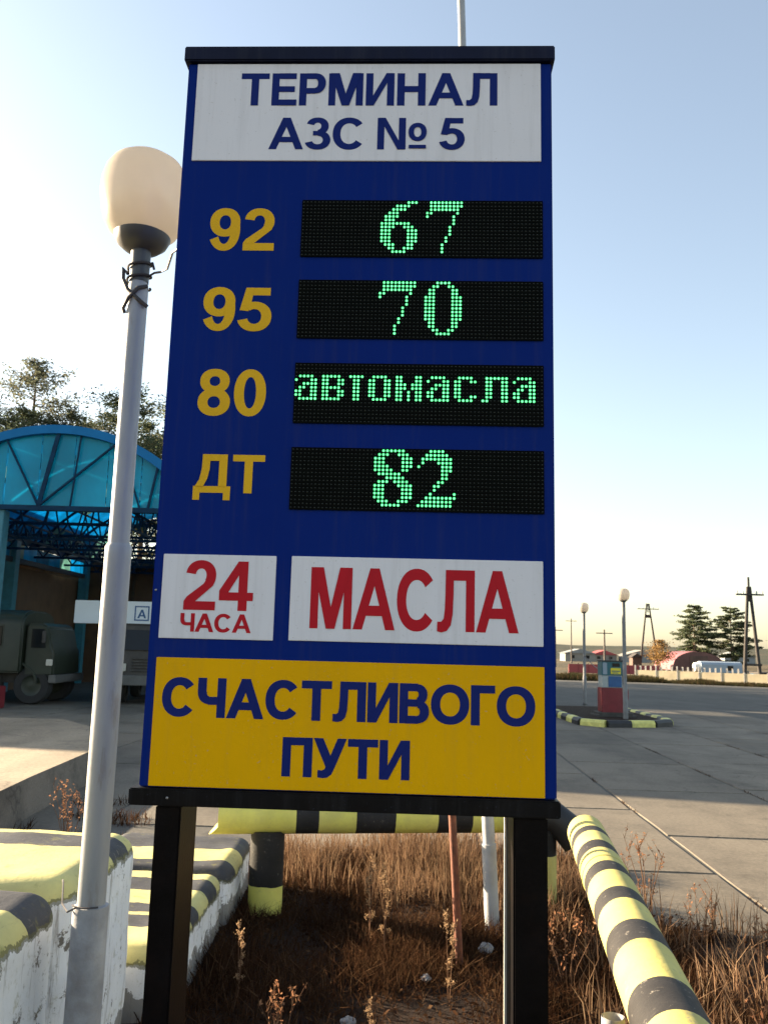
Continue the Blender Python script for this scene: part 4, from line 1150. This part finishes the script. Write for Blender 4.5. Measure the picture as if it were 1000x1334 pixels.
house(70, 190, 8, 6, 1.6, 1.2, M['house_red'], M['house_grey'], 'far house with dark red walls left of the A-frame pole')
house(83, 196, 7, 6, 1.6, 1.2, M['house_grey'], M['house_grey'], 'grey far house between the A-frame pole and the hangar')
house(100, 185, 8, 6, 1.5, 1.3, M['house_pale'], M['shed_brown'], 'far house behind the right pine trunk')

# ---------------- trees
def leaf_quads(P, size, flat=.5, up=None):
    n = len(P)
    a = rng.normal(size=(n, 3)); a[:, 2] *= flat; a /= np.linalg.norm(a, axis=1)[:, None]
    c = rng.normal(size=(n, 3)); c -= a * (a * c).sum(1)[:, None]; c /= np.linalg.norm(c, axis=1)[:, None]
    s = size * rng.uniform(.5, 1.4, n)[:, None]
    w = s * .38
    V = np.stack([P - a * s - c * w * .3, P - c * w, P + a * s, P + c * w], 1).reshape(-1, 3)
    F = np.arange(n * 4).reshape(-1, 4)
    return V, F
def conifer(name, H, crown0, width, nbr, leaves, lsize, mat, label, group, seed, droop=.0, layered=False, spread=.22, top_round=True):
    rs = random.Random(seed)
    r = empty(name, (0, 0, 0), 0, label, 'tree', group)
    b = MB(); pts = []; rad = []
    bend = rs.uniform(-.25, .25)
    for i in range(9):
        t = i / 8; pts.append((bend * math.sin(t * 3), bend * .6 * math.sin(t * 2), H * t)); rad.append(.018 * H * (1 - t) ** .9 + .02)
    b.tube(pts, rad, 8)
    PL = []
    for k_ in range(nbr):
        if layered: t = crown0 + (1 - crown0) * ((k_ // 5) + rs.uniform(-.2, .2)) / (nbr // 5)
        else: t = crown0 + (1 - crown0) * (rs.random() ** .85)
        t = min(max(t, .05), .985)
        z = H * t; az = rs.uniform(0, 6.283)
        u = (t - crown0) / (1 - crown0)
        prof = (math.sin(min(1, (1 - u) * (1.25 if layered else 2.2) + .12) * math.pi / 2)) * (.55 + .45 * min(1, u * 4 + .3))
        Lb = width * prof * rs.uniform(.55, 1.15)
        rise = rs.uniform(-.1, .35) - droop
        e = Vector((math.cos(az) * Lb, math.sin(az) * Lb, z + Lb * rise))
        s0 = Vector((bend * math.sin(t * 3), bend * .6 * math.sin(t * 2), z))
        mid = s0.lerp(e, .5) + Vector((0, 0, -.04 * Lb if not layered else .08 * Lb))
        b.tube([s0, mid, e], [.006 * H * (1 - t) + .02, .02, .008], 5, cap=False)
        m_ = int(leaves / nbr * (.4 + 1.2 * Lb / width))
        tt = rng.uniform(.25, 1.08, m_)
        s0n, en = np.array(s0), np.array(e)
        pos = s0n + (en - s0n) * tt[:, None] + rng.normal(size=(m_, 3)) * np.array([1, 1, .35 if layered else .6]) * spread * (.5 + Lb / width)
        PL.append(pos)
    b.build('trunk', M['bark'], r, smooth=True)
    P = np.vstack(PL); P = P[P[:, 2] < H * 1.03]
    V, F = leaf_quads(P, lsize, .5)
    np_mesh('crown', V, F, mat, r)
    return r
GF = 'trees behind the canopy'
fa = conifer('pine_tree', 20.5, .45, 3.1, 75, 9500, .12, M['thin_needles'], '', GF, 1, spread=.34)
fb = conifer('pine_tree', 19.5, .42, 3.2, 80, 10500, .13, M['needles'], '', GF, 2, spread=.36)
fc = conifer('pine_tree', 19, .42, 2.8, 60, 5200, .12, M['thin_needles'], '', GF, 3, spread=.34)
# (px in photo -> x at distance)
spots = [(fa, -23.0, 53, .97, 'tallest bushy pine above the middle of the canopy arch'), (fb, -27.6, 54, .88, 'pine at the left edge of the frame above the canopy'),
         (fc, -25.2, 51, .90, 'thin pine between the left edge pine and the tallest pine'), (fb, -20.6, 53, .84, 'dense pine right of the tallest pine, left of the lamp post'),
         (fc, -19.0, 56, .90, 'thin pine partly hidden by the lamp post'), (fb, -16.4, 52, .92, 'pine close to the left edge of the sign'),
         (fa, -14.3, 57, .93, 'pine mostly hidden behind the left edge of the sign'), (fc, -21.8, 60, .92, 'thin far pine behind the tallest one'),
         (fb, -24.4, 56, .80, 'low dense pine below and left of the tallest pine'), (fb, -22.3, 50, .80, 'low dense pine just above the crest of the canopy arch'), (fc, -26.5, 57, .84, 'low thin pine above the left part of the canopy arch'),
         (fa, -30.6, 56, .92, 'pine just outside the left edge of the frame'), (fb, -18.0, 62, .93, 'far dense pine between the lamp post and the sign')]
used = set()
for p_, x, y, s_, lb_ in spots:
    o = p_ if p_.name not in used else copy_tree(p_)
    used.add(p_.name)
    o.location = (x, y, 0); o.scale = (s_, s_, s_); o.rotation_euler.z = rng.uniform(0, 6.28); o['label'] = lb_
    o['category'] = 'tree'; o['group'] = GF
GP = 'two pines behind the far fence'
pa_ = conifer('pine_tree', 9.6, .10, 3.3, 90, 11000, .20, M['needles'], 'left of the two pines above the maroon hangar', GP, 11, droop=.12, layered=True, spread=.2)
pa_.location = (48.2, 130, 0)
pb_ = conifer('pine_tree', 9.4, .10, 3.7, 80, 10000, .20, M['needles'], 'right of the two pines, beside the taller A-frame pole', GP, 13, droop=.05, layered=True, spread=.18)
pb_.location = (53.9, 130, 0)
am = conifer('birch_tree', 3.3, .15, 1.25, 30, 2200, .12, M['amber_leaf'], 'small amber leaved tree behind the A-frame pole', None, 17, spread=.28)
am.location = (32.9, 100, 0)
# verge weeds at the far road edge
n = 16000
u = rng.uniform(0, 1, n)
X = 9 + 22 * u + rng.normal(0, .2, n); Y = np.interp(X, [9, 16, 26, 31], [53.5, 50.8, 46, 44.5]) + rng.uniform(0, 2.8, n)
keep = np.ones(n, bool)
hgt = rng.uniform(.12, .40, n) * (1 + .8 * np.array([mn.noise(Vector((x * .6, 0, 0))) for x in X])) * np.where(X < 17, 1.25, .8)
P0 = np.stack([X, Y, np.full(n, -.08)], 1); d = np.stack([rng.normal(0, .25, n), rng.normal(0, .25, n), np.ones(n)], 1) * hgt[:, None]
w = np.stack([rng.uniform(.03, .06, n), np.zeros(n), np.zeros(n)], 1)
V = np.stack([P0 - w, P0 + w, P0 + d], 1).reshape(-1, 3)
o = np_mesh('verge_weeds', V, np.arange(n * 3).reshape(-1, 3), M['verge_weeds'], kind='stuff')
tag(o, 'dark weedy strip along the far edge of the road')

# ================================================================= NEAR DRY GRASS
def blades(name, X, Y, Z, H, wid, mat, lean=.25, label=None, curl=.3):
    n = len(X)
    P0 = np.stack([X, Y, Z], 1)
    az = rng.uniform(0, 6.283, n); ln = np.abs(rng.normal(0, lean, n))
    dr = np.stack([np.cos(az) * ln, np.sin(az) * ln, np.zeros(n)], 1)
    wa = rng.uniform(0, 6.283, n); wd = np.stack([np.cos(wa), np.sin(wa), np.zeros(n)], 1) * (wid * rng.uniform(.5, 1.3, n))[:, None]
    h = H[:, None]; upv = np.array([0, 0, 1.0])
    p1 = P0 + (dr * .35 + upv * .5) * h
    p2 = P0 + (dr * .35 + upv * .5 + dr * (.6 + curl) + upv * .42) * h
    V = np.stack([P0 - wd, P0 + wd, p1 + wd * .8, p1 - wd * .8, p2], 1).reshape(-1, 3)
    q = np.arange(n)[:, None] * 5
    F3 = np.concatenate([q + np.array([0, 1, 2]), q + np.array([0, 2, 3]), q + np.array([3, 2, 4])], 0)
    o = np_mesh(name, V, F3, mat, kind='stuff')
    if label: tag(o, label)
    return o
def inside(X, Y):
    xe = np.array([verge_edge(y) for y in Y])
    k1 = (X < xe - .05) & (Y < 7.0)
    blk = ((X < -.99) & (Y > 2.1) & (Y < 3.85)) | ((X < -.84) & (Y > 3.85) & (Y < 6.1))
    leg = (np.abs(X - .70) < .05) & (np.abs(Y - 5.2) < .05)
    return k1 & ~blk & ~leg
def dens(X, Y, s=1.7, off=0):
    return np.array([mn.noise(Vector((x * s + off, y * s, 5))) for x, y in zip(X, Y)])
n = 170000
X = rng.uniform(-1.05, 3.3, n); Y = rng.uniform(1.9, 6.9, n)
dn = dens(X, Y); k_ = inside(X, Y) & (dn > rng.uniform(-1.3, .1, n)) & ~((X > 1.5) & (dn < .0))
X, Y, dn = X[k_], Y[k_], dn[k_]
H = rng.uniform(.05, .19, len(X)) * (1 + dn * .6)
blades('dry_grass', X, Y, np.full(len(X), -.03), np.clip(H, .04, .4), .004, M['dry_grass'], .55, 'matted reddish brown dry grass around the legs of the sign')
n = 26000
X = rng.uniform(-.8, 1.55, n); Y = rng.uniform(5.4, 7.0, n)
dn = dens(X, Y, 3, 2); k_ = inside(X, Y) & (dn > rng.uniform(-.7, .4, n)) & ((Y - 5.45) / 1.3 + .25 * np.sin(X * 2.3) > rng.uniform(0, 1, n))
X, Y = X[k_], Y[k_]
blades('pale_grass', X, Y, np.full(len(X), -.03), rng.uniform(.10, .36, len(X)) * (1 + .5 * dens(X, Y, 1.2, 7)), .003, M['pale_grass'], .22, 'taller pale straw grass behind the striped cross pipe')
n = 6000
X = rng.uniform(-3.1, -1.9, n); Y = rng.uniform(4.2, 9.0, n)
dn = dens(X, Y, 1.5, 9); k_ = (dn > .12)
blades('roadside_grass', X[k_], Y[k_], np.full(k_.sum(), -.03), rng.uniform(.05, .16, k_.sum()), .005, M['dry_grass'], .5, 'dry grass in the gap between the blocks and the raised platform')
n = 3500
X = rng.uniform(.95, 2.2, n); Y = rng.uniform(2.6, 6.4, n)
dn = dens(X, Y, 2.5, 4); k_ = inside(X, Y) & (dn > -.05)
blades('straw_grass', X[k_], Y[k_], np.full(k_.sum(), -.03), rng.uniform(.15, .38, k_.sum()), .0035, M['pale_grass'], .35, 'pale straw stalks beside the long striped pipe')

n = 9000
X = rng.uniform(-1.0, 3.2, n); Y = rng.uniform(2.0, 6.9, n); k_ = inside(X, Y); X, Y = X[k_], Y[k_]
Zs = np.array([(soil_h(x, y) + .118) - .05 + .006 for x, y in zip(X, Y)])
V, F = leaf_quads(np.stack([X, Y, Zs + rng.uniform(0, .02, len(X))], 1), .018, .35)
tag(np_mesh('fallen_leaves', V, F, M['dry_grass'], kind='stuff'), 'small dead leaves and straw bits lying on the soil')
n = 5200
c_ = rng.integers(-1, 3, n); yl = rng.uniform(-3.5, 9, n)
X0 = 2.68 + SW * c_ - sa * yl * 1.0 + rng.normal(0, .012, n); Y0_ = 8 + ca * yl
k_ = (dens(X0, Y0_, 1.1, 31) > .12) & (Y0_ > 5.2)
X0, Y0_ = X0[k_], Y0_[k_]
blades('joint_weeds', X0, Y0_, np.full(len(X0), -.012), rng.uniform(.01, .05, len(X0)), .003, M['dry_grass'], .6, 'sparse dry weeds growing in the joints between the slabs')
# individual weed plants
def weed(H, nst, mat, plume, seed, spread=.12):
    rs = random.Random(seed)
    r = empty('weed_plant', (0, 0, 0))
    b = MB(); tips = []
    for i in range(nst):
        az = rs.uniform(0, 6.283); s_ = rs.uniform(.3, 1) * spread; h = H * rs.uniform(.65, 1)
        p = [Vector((0, 0, -.03)), Vector((math.cos(az) * s_ * .4, math.sin(az) * s_ * .4, h * .5)), Vector((math.cos(az) * s_, math.sin(az) * s_, h))]
        b.tube(p, [.0035, .0025, .0012], 5, cap=False); tips.append((p[1], p[2]))
        for j in range(4):
            t = rs.uniform(.35, .95); q = p[1].lerp(p[2], t) if t > .5 else p[0].lerp(p[1], t * 2)
            a2 = rs.uniform(0, 6.283); l2_ = rs.uniform(.04, .11) * (1 if not plume else .5)
            e = q + Vector((math.cos(a2) * l2_ * .6, math.sin(a2) * l2_ * .6, l2_))
            b.tube([q, e], [.0016, .0008], 4, cap=False); tips.append((q, e))
    b.build('stem', M['weed_stem'], r)
    PL = []
    for a, e in tips:
        m_ = 26 if plume else 5
        t = rng.uniform(.45 if plume else .4, 1.03, m_)
        PL.append(np.array(a) + (np.array(e) - np.array(a)) * t[:, None] + rng.normal(size=(m_, 3)) * (.008 if plume else .006))
    V, F = leaf_quads(np.vstack(PL), .009 if plume else .011, .8)
    np_mesh('seed_head' if plume else 'leaf', V, F, mat, r)['kind'] = 'stuff'
    return r
w1 = weed(.62, 3, M['plume'], True, 1, .05); w2 = weed(.55, 7, M['reddish_leaf'], False, 2, .16); w3 = weed(.34, 5, M['reddish_leaf'], False, 3, .14)
GW = 'dry weeds standing in the verge'
W = [(w1, .06, 4.75, .85, 'pale feathery weed plume in the dark grass, right one of the middle pair'), (w1, -.02, 4.95, .85, 'pale feathery weed plume in the dark grass, left one of the middle pair'),
     (w1, .35, 4.1, .78, 'pale weed plume just left of the rusty stake'), (w1, -.62, 4.2, .62, 'short pale weed plume near the foot of the left striped post'),
     (w1, .0, 3.55, .5, 'short pale sprig low in the middle of the dark grass'), (w1, .62, 3.4, .62, 'pale weed sprig between the rusty stake and the right sign leg'),
     (w2, 1.72, 5.6, 1.05, 'tall branching dry weed standing against the slabs right of the striped pipe'), (w2, 1.78, 4.9, .8, 'branching dry weed just nearer than the tallest one right of the pipe'),
     (w3, 2.05, 4.5, 1.0, 'low dry weed at the edge of the slabs on the right'), (w3, 2.4, 4.6, 1.0, 'low dry weed farther right along the slab edge'),
     (w2, -2.62, 7.4, .95, 'reddish weed against the rough platform side, left of the lamp post'), (w2, -2.45, 7.1, .85, 'reddish weed right beside the lamp post against the platform'),
     (w1, -3.0, 6.6, .8, 'lone light weed stalk in front of the rough platform side'), (w3, .95, 4.4, 1.1, 'dry weed clump between the sign leg and the striped pipe'),
     (w3, 1.55, 3.4, 1.1, 'dry weed clump low right of the striped pipe'), (w2, 2.15, 3.9, .6, 'dry twiggy weed in the lower right corner'), (w3, -.35, 3.5, 1.0, 'dark dry weed clump in the shade low between the sign legs')]
used = set()
for p_, x, y, s_, lb_ in W:
    o = p_ if p_.name not in used else copy_tree(p_)
    used.add(p_.name)
    o.location = (x, y, -.02); o.scale = (s_,) * 3; o.rotation_euler.z = rng.uniform(0, 6.28)
    tag(o, lb_, 'weed', GW)

# litter
def scrap(loc, s_, label, seed):
    rs = random.Random(seed); bm = bmesh.new(); bmesh.ops.create_icosphere(bm, subdivisions=3, radius=s_)
    for v in bm.verts:
        v.co *= 1 + .5 * mn.noise(v.co * (3.2 / s_ * .5) + Vector((seed, 0, 0))); v.co.z *= .7
    me = bpy.data.meshes.new('litter'); bm.to_mesh(me); bm.free(); me.materials.append(M['litter_white'])
    o = bpy.data.objects.new('litter', me); COL.objects.link(o); o.location = loc
    tag(o, label, 'litter', 'white scraps in the grass')
scrap((-.10, 3.9, .05), .036, 'crumpled white scrap low in the grass between the sign legs', 1)
scrap((.60, 4.75, .09), .036, 'rounded whitish scrap at the foot of the mast', 5)
scrap((.26, 4.35, .08), .022, 'tiny white scrap in the middle of the dark grass', 8)
